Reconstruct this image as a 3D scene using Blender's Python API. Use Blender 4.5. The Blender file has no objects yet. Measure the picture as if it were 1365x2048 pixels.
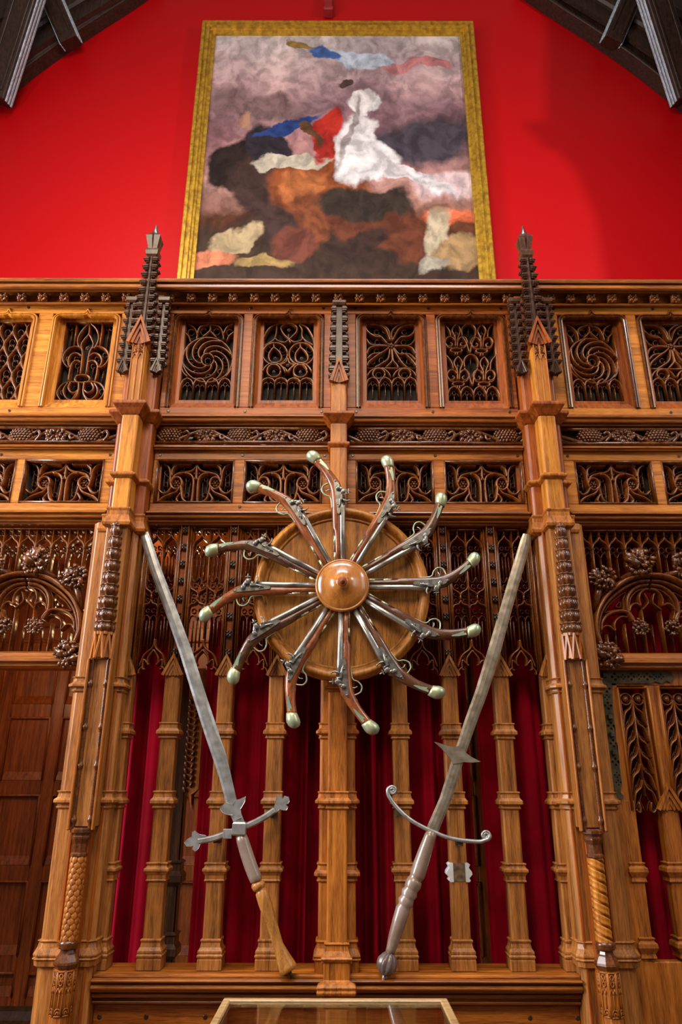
import bpy, math, random
from mathutils import Vector, Matrix, noise
from mathutils.geometry import tessellate_polygon

random.seed(7)
PI = math.pi
# ------------------------------------------------------------------ camera constants (frame 1365 x 2048)
F, PITCH, ROLL, DIST, CAMZ = 1450.0, math.radians(20.7), math.radians(0.15), 3.4, 1.6
C = bpy.context.scene.collection

def px(x, y, Y=0.0):
    """pixel of the photograph -> (X, Z) on the upright plane at depth Y"""
    u, v = x - 682.5, 1024 - y
    c, s = math.cos(ROLL), math.sin(ROLL)
    u, v = u * c - v * s, u * s + v * c
    dy = F * math.cos(PITCH) - v * math.sin(PITCH)
    dz = F * math.sin(PITCH) + v * math.cos(PITCH)
    t = (DIST + Y) / dy
    return u * t, CAMZ + dz * t

def zz(y, Y=0.0):
    return px(680, y, Y)[1]

SYM = -0.0125                      # the screen's axis of symmetry

# ------------------------------------------------------------------ mesh builder
class MB:
    def __init__(s):
        s.v, s.f, s.sm = [], [], []
    def add(s, vs, fs, smooth=False):
        b = len(s.v)
        s.v.extend(vs)
        for f in fs:
            s.f.append(tuple(b + i for i in f)); s.sm.append(smooth)
        return s
    def box(s, x0, x1, y0, y1, z0, z1):
        vs = [(x0,y0,z0),(x1,y0,z0),(x1,y1,z0),(x0,y1,z0),(x0,y0,z1),(x1,y0,z1),(x1,y1,z1),(x0,y1,z1)]
        return s.add(vs, [(0,3,2,1),(4,5,6,7),(0,1,5,4),(1,2,6,5),(2,3,7,6),(3,0,4,7)])
    def mould(s, x0, x1, prof, smooth=False):
        """profile of (y, z) run along X, closed at the ends"""
        n = len(prof)
        vs = [(x0, y, z) for y, z in prof] + [(x1, y, z) for y, z in prof]
        fs = [(i, (i+1) % n, n + (i+1) % n, n + i) for i in range(n)]
        fs += [tuple(range(n-1, -1, -1)), tuple(range(n, 2*n))]
        return s.add(vs, fs, smooth)
    def rings(s, rs, close=True, cap=True, smooth=False):
        """rs: list of rings (lists of equal length of points)"""
        n = len(rs[0]); vs = [p for r in rs for p in r]; fs = []
        for k in range(len(rs)-1):
            for i in range(n if close else n-1):
                j = (i+1) % n
                fs.append((k*n+i, k*n+j, (k+1)*n+j, (k+1)*n+i))
        s.add(vs, fs, smooth)
        if cap and close:
            b = len(s.v) - len(vs)
            s.f.append(tuple(b+i for i in range(n-1,-1,-1))); s.sm.append(False)
            m = b + (len(rs)-1)*n
            s.f.append(tuple(m+i for i in range(n))); s.sm.append(False)
        return s
    def sqlathe(s, cx, cy, hx, hy, prof, ch=0.0):
        """rectangular post: (offset, z) profile round a rectangle, chamfer ch"""
        rs = []
        for o, z in prof:
            a, b = hx+o, hy+o
            if ch:
                rs.append([(cx-a+ch,cy-b,z),(cx+a-ch,cy-b,z),(cx+a,cy-b+ch,z),(cx+a,cy+b-ch,z),(cx+a-ch,cy+b,z),(cx-a+ch,cy+b,z),(cx-a,cy+b-ch,z),(cx-a,cy-b+ch,z)])
            else:
                rs.append([(cx-a,cy-b,z),(cx+a,cy-b,z),(cx+a,cy+b,z),(cx-a,cy+b,z)])
        return s.rings(rs)
    def lathe(s, cx, cy, prof, seg=20, smooth=True, phase=0.0, lobes=0, la=0.0):
        rs = []
        for r, z in prof:
            rs.append([(cx + r*(1+la*math.cos(lobes*(phase+2*PI*i/seg)))*math.cos(phase+2*PI*i/seg),
                        cy + r*(1+la*math.cos(lobes*(phase+2*PI*i/seg)))*math.sin(phase+2*PI*i/seg), z) for i in range(seg)])
        return s.rings(rs, smooth=smooth)
    def lathe_y(s, cx, cz, prof, seg=48, smooth=True):
        """(r, y) profile round an axis along Y"""
        rs = [[(cx + r*math.cos(2*PI*i/seg), y, cz + r*math.sin(2*PI*i/seg)) for i in range(seg)] for r, y in prof]
        return s.rings(rs, smooth=smooth)
    def tube(s, pts, rad, seg=8, smooth=True, flat=1.0):
        """round tube through 3-D points"""
        pts = [Vector(p) for p in pts]
        if not hasattr(rad, '__len__'): rad = [rad]*len(pts)
        rs, up = [], None
        for i, p in enumerate(pts):
            t = (pts[min(i+1,len(pts)-1)] - pts[max(i-1,0)])
            if t.length < 1e-9: t = Vector((0,0,1))
            t.normalize()
            if up is None: up = Vector((0,-1,0)) if abs(t.y) < .9 else Vector((1,0,0))
            a = t.cross(up); a.normalize(); b = a.cross(t); up = b
            rs.append([tuple(p + rad[i]*(a*math.cos(2*PI*k/seg) + b*flat*math.sin(2*PI*k/seg))) for k in range(seg)])
        return s.rings(rs, smooth=smooth)
    def rib(s, pts, Y, w, d, closed=False, prof=None, smooth=True):
        """moulded bar following a flat path of (x, z) points: back at Y, front at Y-d, half width w"""
        prof = prof or ((-1,0),(-1,.45),(-.6,.85),(0,1),(.6,.85),(1,.45),(1,0))
        P = [Vector((p[0], p[1])) for p in pts]; n = len(P)
        if n < 2: return s
        rs = []
        for i in range(n):
            if closed: a, b = P[(i-1) % n], P[(i+1) % n]
            else: a, b = P[max(i-1,0)], P[min(i+1,n-1)]
            t = b - a
            if t.length < 1e-9: t = Vector((1,0))
            t.normalize(); nx, nz = -t.y, t.x
            k = 1.0
            if (closed or 0 < i < n-1):
                e1 = P[i]-P[i-1]; 
                if e1.length > 1e-9:
                    e1.normalize(); cs = abs(e1.dot(t)); k = 1/max(cs, .6)
            rs.append([(P[i].x + nx*w*q*k, Y - d*h, P[i].y + nz*w*q*k) for q, h in prof])
        if closed: rs.append(rs[0])
        m = len(prof)
        vs = [p for r in rs for p in r]; fs = []
        for k in range(len(rs)-1):
            for i in range(m-1):
                fs.append((k*m+i, (k+1)*m+i, (k+1)*m+i+1, k*m+i+1))
        if not closed:
            fs += [tuple(range(m)), tuple((len(rs)-1)*m + i for i in range(m-1,-1,-1))]
        return s.add(vs, fs, smooth)
    def plate(s, outer, Y0, Y1, holes=()):
        """flat outline of (x, z) points with holes, from front Y0 to back Y1"""
        loops = [list(outer)] + [list(h) for h in holes]
        tris = tessellate_polygon([[Vector((p[0], p[1], 0)) for p in l] for l in loops])
        flat = [p for l in loops for p in l]; n = len(flat)
        vs = [(p[0], Y0, p[1]) for p in flat] + [(p[0], Y1, p[1]) for p in flat]
        fs = [tuple(t) for t in tris] + [tuple(n+i for i in reversed(t)) for t in tris]
        b = 0
        for l in loops:
            k = len(l)
            for i in range(k):
                j = (i+1) % k
                fs.append((b+i, b+j, n+b+j, n+b+i))
            b += k
        return s.add(vs, fs)
    def ball(s, c, r, seg=10, ring=6, M=None, jit=0.0, seed=0):
        """ellipsoid, r = radius or (rx,ry,rz); M rotates it; jit roughens it"""
        if not hasattr(r, '__len__'): r = (r, r, r)
        rs = []
        for k in range(ring+1):
            ph = PI*k/ring
            row = []
            for i in range(seg):
                th = 2*PI*i/seg
                v = Vector((math.sin(ph)*math.cos(th), math.sin(ph)*math.sin(th), math.cos(ph)))
                f = 1 + jit*noise.noise(v*2.3 + Vector((seed*3.7, seed*1.3, 0)))
                v = Vector((v.x*r[0]*f, v.y*r[1]*f, v.z*r[2]*f))
                if M: v = M @ v
                row.append((c[0]+v.x, c[1]+v.y, c[2]+v.z))
            rs.append(row)
        return s.rings(rs, cap=False, smooth=True)
    def foliage(s, x, y, z, R, seed=0, n=7, depth=.6):
        """a knobbly carved leaf: curled uneven lobes round a hollow middle"""
        rnd = random.Random(seed)
        a0 = rnd.random()*6
        for i in range(n):
            a = a0 + i*2*PI/n + rnd.uniform(-.25,.25); q = R*rnd.uniform(.38,.72)
            M = Matrix.Rotation(-a+rnd.uniform(-.6,.6), 3, 'Y') @ Matrix.Rotation(rnd.uniform(-.9,.9), 3, 'X')
            k = rnd.uniform(.8,1.25)
            s.ball((x+q*math.cos(a), y-R*depth*rnd.uniform(.2,.8), z+q*math.sin(a)), (R*.40*k, R*.22*k, R*.27*k), 9, 7, M, 1.1, seed+i)
            for b in (-.35,.05,.4):
                q2 = R*rnd.uniform(.72,1.0)
                s.ball((x+q2*math.cos(a+b), y-R*depth*rnd.uniform(.3,1.0), z+q2*math.sin(a+b)), (R*.19, R*.13, R*.15), 7, 5, M, .9, seed+i+50)
        for i in range(6):
            a = rnd.random()*6.28; q = R*rnd.uniform(.05,.5)
            s.ball((x+q*math.cos(a), y-R*depth*rnd.uniform(.7,1.15), z+q*math.sin(a)), (R*.24,R*.13,R*.15), 7, 5, Matrix.Rotation(rnd.random()*3,3,'Y'), .9, seed+i+90)
        s.ball((x, y-R*depth*.25, z), (R*.55,R*.3,R*.5), 8, 6, None, .6, seed)
        return s

# ------------------------------------------------------------------ paths
def spl(pts, n=6, closed=False):
    """smooth curve through points"""
    P = [tuple(p) for p in pts]; N = len(P); out = []
    rng = range(N) if closed else range(N-1)
    for i in rng:
        p1, p2 = P[i], P[(i+1) % N]
        p0 = P[(i-1) % N] if (closed or i > 0) else tuple(2*a-b for a, b in zip(p1, p2))
        p3 = P[(i+2) % N] if (closed or i+2 < N) else tuple(2*b-a for a, b in zip(p1, p2))
        for k in range(n):
            t = k/n
            out.append(tuple(.5*((2*b)+(c-a)*t+(2*a-5*b+4*c-d)*t*t+(3*b-a-3*c+d)*t**3) for a, b, c, d in zip(p0,p1,p2,p3)))
    if not closed: out.append(P[-1])
    return out
def arc(cx, cz, rx, a0, a1, n=16, rz=None):
    rz = rx if rz is None else rz
    return [(cx + rx*math.cos(math.radians(a0+(a1-a0)*i/n)), cz + rz*math.sin(math.radians(a0+(a1-a0)*i/n))) for i in range(n+1)]
def circ(cx, cz, rx, n=20, rz=None):
    return arc(cx, cz, rx, 0, 360*(n-1)/n, n-1, rz)
def quad(tl, tr, bl, br):
    """maps a traced pixel inside a slanted rectangle to (u, v) in the unit square"""
    def f(p):
        v = (bl[1]-p[1])/(bl[1]-tl[1])
        l = bl[0]+(tl[0]-bl[0])*v; r = br[0]+(tr[0]-br[0])*v
        return ((p[0]-l)/(r-l), v)
    return f

# ------------------------------------------------------------------ materials
def nt(name):
    m = bpy.data.materials.new(name); m.use_nodes = True
    t = m.node_tree; t.nodes.clear()
    o = t.nodes.new('ShaderNodeOutputMaterial'); b = t.nodes.new('ShaderNodeBsdfPrincipled')
    t.links.new(b.outputs[0], o.inputs[0])
    return m, t, b
def N(t, kind, **kw):
    n = t.nodes.new(kind)
    for k, v in kw.items(): setattr(n, k, v)
    return n
def ramp(t, src, stops):
    r = N(t, 'ShaderNodeValToRGB'); e = r.color_ramp.elements
    while len(e) < len(stops): e.new(.5)
    for i, (p, c) in enumerate(stops):
        e[i].position = p; e[i].color = (*c, 1) if len(c) == 3 else c
    t.links.new(src, r.inputs[0]); return r
def wood(name, dark, mid, light, axis='Z', rough=.40, scale=1.0, coat=.08, bump=.25):
    m, t, b = nt(name)
    tc = N(t, 'ShaderNodeTexCoord'); mp = N(t, 'ShaderNodeMapping')
    k = 1.5*scale; s = {'Z': (30, 30, k), 'X': (k, 30, 30)}[axis]
    mp.inputs['Scale'].default_value = s
    oi = N(t, 'ShaderNodeObjectInfo'); av = N(t, 'ShaderNodeVectorMath', operation='ADD')
    t.links.new(tc.outputs['Object'], av.inputs[0])
    sc = N(t, 'ShaderNodeMath', operation='MULTIPLY'); sc.inputs[1].default_value = 9
    t.links.new(oi.outputs['Random'], sc.inputs[0]); t.links.new(sc.outputs[0], av.inputs[1])
    t.links.new(av.outputs[0], mp.inputs[0])
    n1 = N(t, 'ShaderNodeTexNoise'); n1.inputs['Scale'].default_value = 1.6; n1.inputs['Detail'].default_value = 5; n1.inputs['Distortion'].default_value = .6
    n2 = N(t, 'ShaderNodeTexNoise'); n2.inputs['Scale'].default_value = 14; n2.inputs['Detail'].default_value = 4
    n3 = N(t, 'ShaderNodeTexNoise'); n3.inputs['Scale'].default_value = 2.2; n3.inputs['Detail'].default_value = 3
    for n in (n1, n2): t.links.new(mp.outputs[0], n.inputs['Vector'])
    t.links.new(av.outputs[0], n3.inputs['Vector'])
    mix = N(t, 'ShaderNodeMath', operation='MULTIPLY_ADD'); mix.inputs[1].default_value = .45
    t.links.new(n2.outputs[0], mix.inputs[0])
    h = N(t, 'ShaderNodeMath', operation='MULTIPLY'); h.inputs[1].default_value = .55
    t.links.new(n1.outputs[0], h.inputs[0]); t.links.new(h.outputs[0], mix.inputs[2])
    r = ramp(t, mix.outputs[0], [(.33, dark), (.5, mid), (.68, light)])
    hv = N(t, 'ShaderNodeHueSaturation')
    mv = N(t, 'ShaderNodeMapRange'); mv.inputs['To Min'].default_value = .66; mv.inputs['To Max'].default_value = 1.26
    t.links.new(n3.outputs[0], mv.inputs[0]); t.links.new(mv.outputs[0], hv.inputs['Value'])
    t.links.new(r.outputs[0], hv.inputs['Color']); t.links.new(hv.outputs[0], b.inputs['Base Color'])
    rr = N(t, 'ShaderNodeMapRange'); rr.inputs['To Min'].default_value = rough-.08; rr.inputs['To Max'].default_value = rough+.16
    t.links.new(n2.outputs[0], rr.inputs[0]); t.links.new(rr.outputs[0], b.inputs['Roughness'])
    b.inputs['Specular IOR Level'].default_value = .28
    b.inputs['Coat Weight'].default_value = coat; b.inputs['Coat Roughness'].default_value = .2
    bp = N(t, 'ShaderNodeBump'); bp.inputs['Strength'].default_value = bump; bp.inputs['Distance'].default_value = .002
    t.links.new(mix.outputs[0], bp.inputs['Height']); t.links.new(bp.outputs[0], b.inputs['Normal'])
    return m
def plain(name, c, rough=.5, metal=0.0, var=.25, scale=12, bump=.1, c2=None, coat=0, sheen=0, spec=.5):
    m, t, b = nt(name); b.inputs['Specular IOR Level'].default_value = spec
    tc = N(t, 'ShaderNodeTexCoord'); n = N(t, 'ShaderNodeTexNoise'); n.inputs['Scale'].default_value = scale; n.inputs['Detail'].default_value = 6
    t.links.new(tc.outputs['Object'], n.inputs['Vector'])
    c2 = c2 or tuple(x*(1-var) for x in c)
    r = ramp(t, n.outputs[0], [(.35, c2), (.62, c)])
    t.links.new(r.outputs[0], b.inputs['Base Color'])
    b.inputs['Metallic'].default_value = metal
    rr = N(t, 'ShaderNodeMapRange'); rr.inputs['To Min'].default_value = max(rough-.1,.02); rr.inputs['To Max'].default_value = rough+.12
    t.links.new(n.outputs[0], rr.inputs[0]); t.links.new(rr.outputs[0], b.inputs['Roughness'])
    if bump:
        bp = N(t, 'ShaderNodeBump'); bp.inputs['Strength'].default_value = bump; bp.inputs['Distance'].default_value = .002
        t.links.new(n.outputs[0], bp.inputs['Height']); t.links.new(bp.outputs[0], b.inputs['Normal'])
    b.inputs['Coat Weight'].default_value = coat
    if sheen:
        b.inputs['Sheen Weight'].default_value = sheen; b.inputs['Sheen Tint'].default_value = (1,.15,.25,1); b.inputs['Sheen Roughness'].default_value = .4
    return m

OAKV = wood('oak_upright', (.080,.018,.002), (.30,.085,.008), (.47,.155,.018), 'Z')
OAKH = wood('oak_level', (.080,.017,.002), (.29,.076,.006), (.47,.15,.015), 'X')
GOLDV = wood('oak_golden_lit_upright', (.17,.050,.005), (.43,.14,.011), (.60,.24,.026), 'Z')  # golden tone has the warm light on the oak painted in
GOLDH = wood('oak_golden_lit_level', (.15,.042,.004), (.42,.13,.010), (.60,.225,.022), 'X')
REDV = wood('oak_red', (.060,.010,.001), (.23,.046,.003), (.36,.088,.006), 'Z')
REDH = wood('oak_red_level', (.060,.010,.001), (.25,.052,.003), (.40,.105,.007), 'X')
CARV = wood('oak_carved', (.026,.006,.001), (.095,.024,.004), (.20,.058,.009), 'Z', rough=.24, coat=.45, scale=8)
RAIL = wood('oak_moulding', (.050,.011,.0015), (.20,.052,.005), (.36,.11,.012), 'X', rough=.32, coat=.25)
MULL = wood('oak_mullion', (.085,.025,.005), (.29,.098,.018), (.44,.17,.035), 'Z')
TRAC = wood('oak_tracery', (.045,.010,.001), (.16,.040,.005), (.28,.080,.010), 'Z', rough=.24, coat=.4, scale=6)
CROCK = wood('oak_crocket', (.018,.006,.003), (.055,.019,.009), (.11,.04,.018), 'Z', rough=.28, coat=.3, scale=8)
DARK = wood('oak_dark', (.012,.004,.002), (.034,.012,.004), (.075,.028,.009), 'Z', rough=.3, coat=.5)
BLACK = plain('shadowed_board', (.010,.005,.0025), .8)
ROOF = wood('roof_timber', (.010,.005,.003), (.030,.012,.007), (.06,.022,.012), 'Z', rough=.45)
MAHOG = wood('vestibule_panel', (.06,.011,.002), (.20,.042,.006), (.32,.080,.010), 'Z', rough=.4)
WHEELW = wood('wheel_oak', (.10,.030,.004), (.34,.118,.014), (.50,.19,.026), 'Z', scale=1.6, rough=.42)
BOSSW = wood('boss_oak', (.20,.060,.010), (.34,.118,.020), (.42,.155,.030), 'Z', rough=.2, coat=.6, scale=1.0, bump=.05)
STOCKR = wood('stock_walnut', (.06,.012,.003), (.20,.048,.010), (.32,.09,.018), 'X', rough=.3, coat=.5, scale=3)
STOCKD = wood('stock_dark_walnut', (.025,.008,.004), (.08,.028,.011), (.14,.05,.02), 'X', rough=.3, coat=.5, scale=3)
GRIPW = wood('grip_wood', (.16,.055,.010), (.34,.13,.024), (.46,.19,.045), 'Z', rough=.3, scale=3)
GREYG = plain('grip_grey', (.24,.17,.13), .32, .1, c2=(.15,.085,.055), scale=9, coat=.3)
STEEL = plain('old_steel', (.40,.38,.36), .34, .75, c2=(.29,.27,.25), scale=30, bump=.06)
STEELB = plain('bronzed_steel', (.37,.30,.225), .34, .75, c2=(.26,.20,.14), scale=30, bump=.06)
LOCKM = plain('lock_steel', (.23,.21,.185), .34, .8, c2=(.14,.125,.105), scale=60)
BARREL = plain('barrel_steel', (.36,.33,.29), .3, .85, c2=(.22,.19,.16), scale=20)
BRASS = plain('patinated_brass', (.40,.40,.22), .34, .5, c2=(.24,.33,.24), scale=16)
IRON = plain('wrought_iron', (.075,.054,.026), .55, 0, c2=(.03,.025,.016), scale=30, bump=.2, spec=.12)
GILT = plain('gilt', (.60,.34,.03), .35, .5, c2=(.36,.18,.02), scale=18, bump=.35)
VELVET = plain('red_velvet', (.31,.0007,.014), .8, 0, c2=(.20,.0005,.009), scale=5, bump=0, spec=.08)
REDW = plain('red_plaster', (.46,.0012,.003), .45, 0, var=.08, scale=90, bump=.12, spec=.22)
PALE = wood('pale_sky_reflection', (.16,.19,.22), (.42,.48,.54), (.62,.68,.74), 'Z', rough=.35)  # pale blue-grey paints in the sky's reflection on roof timber edges
WHITE = plain('painted_white', (.6,.58,.55), .6)
FLOORM = wood('floor_boards', (.05,.02,.008), (.13,.055,.02), (.2,.09,.035), 'X')
LINEN = plain('case_lining', (.30,.17,.10), .8)

def glass_mat():
    m, t, b = nt('case_glass')
    b.inputs['Base Color'].default_value = (.9,.97,.95,1); b.inputs['Roughness'].default_value = .02
    b.inputs['Transmission Weight'].default_value = 1; b.inputs['IOR'].default_value = 1.3
    return m
GLASS = glass_mat()
def glow_mat():
    m, t, b = nt('lamp_bulb')
    b.inputs['Base Color'].default_value = (1,.8,.5,1)
    b.inputs['Emission Color'].default_value = (1,.72,.36,1); b.inputs['Emission Strength'].default_value = 30
    return m
GLOW = glow_mat()

def canvas_mat(x0, x1, z0, z1):
    """stormy sky above a heap of russet and dark shapes: soft patches of paint"""
    m, t, b = nt('painted_canvas')
    tc = N(t, 'ShaderNodeTexCoord')
    mp = N(t, 'ShaderNodeMapping'); mp.vector_type = 'POINT'
    w, h = x1-x0, z1-z0
    mp.inputs['Scale'].default_value = (1/w, 1, 1/h)
    t.links.new(tc.outputs['Object'], mp.inputs[0])
    nz = N(t, 'ShaderNodeTexNoise'); nz.inputs['Scale'].default_value = 7; nz.inputs['Detail'].default_value = 6
    nz2 = N(t, 'ShaderNodeTexNoise'); nz2.inputs['Scale'].default_value = 2.4; nz2.inputs['Detail'].default_value = 5
    t.links.new(mp.outputs[0], nz.inputs['Vector']); t.links.new(mp.outputs[0], nz2.inputs['Vector'])
    sub = N(t, 'ShaderNodeVectorMath', operation='SUBTRACT'); sub.inputs[1].default_value = (.5,.5,.5)
    t.links.new(nz.outputs['Color'], sub.inputs[0])
    sca = N(t, 'ShaderNodeVectorMath', operation='SCALE'); sca.inputs['Scale'].default_value = .17
    t.links.new(sub.outputs[0], sca.inputs[0])
    wp = N(t, 'ShaderNodeVectorMath', operation='ADD')
    t.links.new(mp.outputs[0], wp.inputs[0]); t.links.new(sca.outputs[0], wp.inputs[1])
    sx = N(t, 'ShaderNodeSeparateXYZ'); t.links.new(wp.outputs[0], sx.inputs[0])
    sky = ramp(t, sx.outputs['Z'], [(.0,(.025,.010,.006)),(.22,(.10,.035,.016)),(.34,(.46,.26,.22)),(.55,(.36,.19,.20)),(.75,(.58,.40,.41)),(1,(.46,.44,.46))])
    cl = ramp(t, nz2.outputs[0], [(.38,(.42,.36,.40)),(.66,(1.25,1.15,1.1))])
    mx = N(t, 'ShaderNodeMix', data_type='RGBA', blend_type='MULTIPLY'); mx.inputs[0].default_value = 1
    t.links.new(sky.outputs[0], mx.inputs[6]); t.links.new(cl.outputs[0], mx.inputs[7])
    cur = mx.outputs[2]
    # (centre u, v, radius u, v, turn, colour, softness)
    P = [(.84,.52,.20,.09,.1,(.055,.042,.055),.6),(.18,.68,.20,.06,-.2,(.17,.10,.10),.7),(.90,.34,.14,.05,.0,(.55,.40,.40),.5),
         (.88,.22,.16,.03,.1,(.55,.12,.05),.5),(.45,.04,.62,.17,.0,(.040,.020,.012),.25),(.12,.42,.10,.10,.4,(.022,.012,.010),.2),
         (.25,.30,.12,.18,.3,(.045,.022,.018),.25),(.24,.50,.08,.11,.6,(.025,.018,.024),.25),(.45,.32,.20,.13,-.2,(.20,.050,.016),.25),
         (.38,.34,.09,.06,.5,(.36,.11,.035),.4),(.70,.17,.25,.10,-.3,(.11,.030,.014),.25),(.40,.20,.07,.12,.2,(.16,.045,.018),.3),
         (.34,.435,.15,.030,.12,(.42,.36,.28),.2),(.14,.13,.09,.04,.3,(.36,.26,.14),.3),(.05,.06,.10,.035,.1,(.50,.16,.08),.3),(.25,.05,.10,.03,.0,(.32,.20,.07),.3),
         (.86,.15,.06,.10,-.2,(.42,.33,.22),.25),(.94,.09,.12,.06,.2,(.30,.18,.08),.3),(.83,.05,.05,.04,.0,(.30,.26,.20),.3),
         (.60,.27,.17,.06,-.1,(.035,.022,.016),.3),(.30,.585,.12,.028,.35,(.020,.040,.15),.2),(.45,.565,.05,.085,-.2,(.36,.022,.014),.2),
         (.46,.50,.045,.06,.1,(.30,.02,.014),.25),(.14,.62,.03,.03,.0,(.30,.15,.10),.3),
         (.58,.50,.085,.155,-.12,(.60,.55,.55),.18),(.63,.44,.10,.075,.2,(.62,.57,.57),.2),(.78,.37,.15,.035,-.45,(.58,.52,.52),.2),(.60,.69,.075,.040,.2,(.62,.57,.56),.2),
         (.55,.56,.018,.14,-.2,(.30,.25,.24),.5),(.53,.79,.03,.024,.0,(.06,.035,.03),.25),
         (.56,.895,.17,.040,-.18,(.42,.46,.56),.2),(.44,.915,.05,.040,-.5,(.055,.11,.30),.25),(.80,.855,.13,.026,.15,(.44,.17,.18),.2),(.36,.955,.05,.018,-.2,(.26,.16,.05),.2),
         (.40,.56,.016,.07,.6,(.10,.045,.02),.3),(.60,.13,.10,.05,.4,(.035,.016,.012),.3),(.36,.10,.09,.05,-.3,(.13,.035,.022),.3)]
    for u, v, ru, rv, rot, col, soft in P:
        q = N(t, 'ShaderNodeMapping'); q.vector_type = 'TEXTURE'
        q.inputs['Location'].default_value = (u, 0, v); q.inputs['Rotation'].default_value = (0, -rot, 0); q.inputs['Scale'].default_value = (ru, 1, rv)
        t.links.new(wp.outputs[0], q.inputs[0])
        s2 = N(t, 'ShaderNodeVectorMath', operation='MULTIPLY'); s2.inputs[1].default_value = (1, 0, 1)
        t.links.new(q.outputs[0], s2.inputs[0])
        ln = N(t, 'ShaderNodeVectorMath', operation='LENGTH'); t.links.new(s2.outputs[0], ln.inputs[0])
        mr = N(t, 'ShaderNodeMapRange'); mr.interpolation_type = 'SMOOTHSTEP'
        mr.inputs['From Min'].default_value = 1-soft*.55; mr.inputs['From Max'].default_value = 1+soft*.55; mr.inputs['To Min'].default_value = 1; mr.inputs['To Max'].default_value = 0
        t.links.new(ln.outputs['Value'], mr.inputs[0])
        k = N(t, 'ShaderNodeMix', data_type='RGBA'); t.links.new(mr.outputs[0], k.inputs[0]); t.links.new(cur, k.inputs[6]); k.inputs[7].default_value = (*col, 1)
        cur = k.outputs[2]
    dt = N(t, 'ShaderNodeTexNoise'); dt.inputs['Scale'].default_value = 22; dt.inputs['Detail'].default_value = 5
    t.links.new(wp.outputs[0], dt.inputs['Vector'])
    dr = ramp(t, dt.outputs[0], [(.36,(.42,.38,.36)),(.64,(1.45,1.38,1.32))])
    f = N(t, 'ShaderNodeMix', data_type='RGBA', blend_type='MULTIPLY'); f.inputs[0].default_value = .6
    t.links.new(cur, f.inputs[6]); t.links.new(dr.outputs[0], f.inputs[7])
    t.links.new(f.outputs[2], b.inputs['Base Color']); b.inputs['Roughness'].default_value = .5; b.inputs['Specular IOR Level'].default_value = .15
    return m

# ------------------------------------------------------------------ objects
BASE = {}
def thing(name, label, cat, base, group=None):
    o = bpy.data.objects.new(name, None); C.objects.link(o)
    o.location = base; o.empty_display_size = .05
    o['label'] = label; o['category'] = cat
    if group: o['group'] = group
    BASE[o.name] = Vector(base)
    return o
def obj(name, mb, mat, parent=None, base=None, bevel=0, label=None, seg=1):
    """ONE mesh object; vertices are given in world metres"""
    b = BASE[parent.name] if parent is not None else Vector(base or (0,0,0))
    me = bpy.data.meshes.new(name)
    me.from_pydata([(v[0]-b.x, v[1]-b.y, v[2]-b.z) for v in mb.v], [], mb.f)
    me.polygons.foreach_set('use_smooth', mb.sm); me.update()
    me.materials.append(mat)
    o = bpy.data.objects.new(name, me); C.objects.link(o)
    if parent is not None: o.parent = parent
    else: o.location = b
    BASE[o.name] = b
    if bevel:
        mo = o.modifiers.new('edge', 'BEVEL'); mo.width = bevel; mo.segments = seg; mo.limit_method = 'ANGLE'; mo.angle_limit = math.radians(40)
    if label: o['label'] = label
    return o
def solo(name, mb, mat, label, cat, group=None, bevel=0):
    x = [v[0] for v in mb.v]; y = [v[1] for v in mb.v]; z = [v[2] for v in mb.v]
    o = obj(name, mb, mat, None, ((min(x)+max(x))/2, (min(y)+max(y))/2, min(z)), bevel)
    o['label'] = label; o['category'] = cat
    if group: o['group'] = group
    return o
def struct(name, mb, mat, bevel=0, parent=None):
    o = obj(name, mb, mat, parent, None, bevel)
    if parent is None: o['kind'] = 'structure'
    return o
def copy_tree(o, parent=None):
    c = o.copy(); C.objects.link(c)
    BASE[c.name] = BASE[o.name]
    if parent is not None: c.parent = parent
    for ch in list(o.children): copy_tree(ch, c)
    return c

# ================================================================== SETTING
WY = 2.6
struct('floor', MB().box(-7, 7, -6.5, WY, -.06, 0), FLOORM)
struct('wall_back', MB().box(-7, 7, WY, WY+.1, 0, 13), REDW)

VY = 1.5          # panelled back of the lobby behind the screen
mb = MB().box(-2.6, 2.6, VY, VY+.05, 0, 3.05)
xs0 = px(94, 1577, VY-.03)[0]
xs = [xs0 - .34*3 + .34*i for i in range(15)]
lev = [.42] + [zz(y, VY-.03) for y in (1930, 1748, 1577, 1423, 1270, 1120)]
lev = [l for l in lev if l < 3.0]; lev = sorted(set(round(l,3) for l in lev)); lev = [l for i, l in enumerate(lev) if i == 0 or l-lev[i-1] > .2]
wv = obj('wall_lobby', mb, MAHOG); wv['kind'] = 'structure'
for i in range(len(xs)-1):
    pw = MB()
    for j in range(len(lev)-1):
        x0, x1, z0, z1 = xs[i]+.04, xs[i+1]-.04, lev[j]+.045, lev[j+1]-.045
        vs = [(x0,VY-.03,z0),(x1,VY-.03,z0),(x1,VY-.03,z1),(x0,VY-.03,z1),(x0+.012,VY-.012,z0+.05),(x1-.012,VY-.012,z0+.05),(x1-.012,VY-.012,z1-.012),(x0+.012,VY-.012,z1-.012)]
        pw.add(vs, [(0,1,5,4),(1,2,6,5),(2,3,7,6),(3,0,4,7),(4,5,6,7)])
        for p_ in ([(x0,z0),(x0,z1),(x1,z1),(x1,z0)],): pw.rib(p_, VY-.028, .007, .012)
    obj('panel', pw, MAHOG, wv)
st = MB()
for x in xs: st.box(x-.04, x+.04, VY-.0302, VY, 0, 3.05)
for z in lev:
    for i in range(len(xs)-1): st.box(xs[i]+.0402, xs[i+1]-.0402, VY-.0295, VY, z-.045, z+.045)
obj('panel_frame', st, MAHOG, wv, bevel=.004)
struct('ceiling', MB().box(-2.6, 2.6, .17, VY+.05, 3.05, 3.12), MAHOG)
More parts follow.
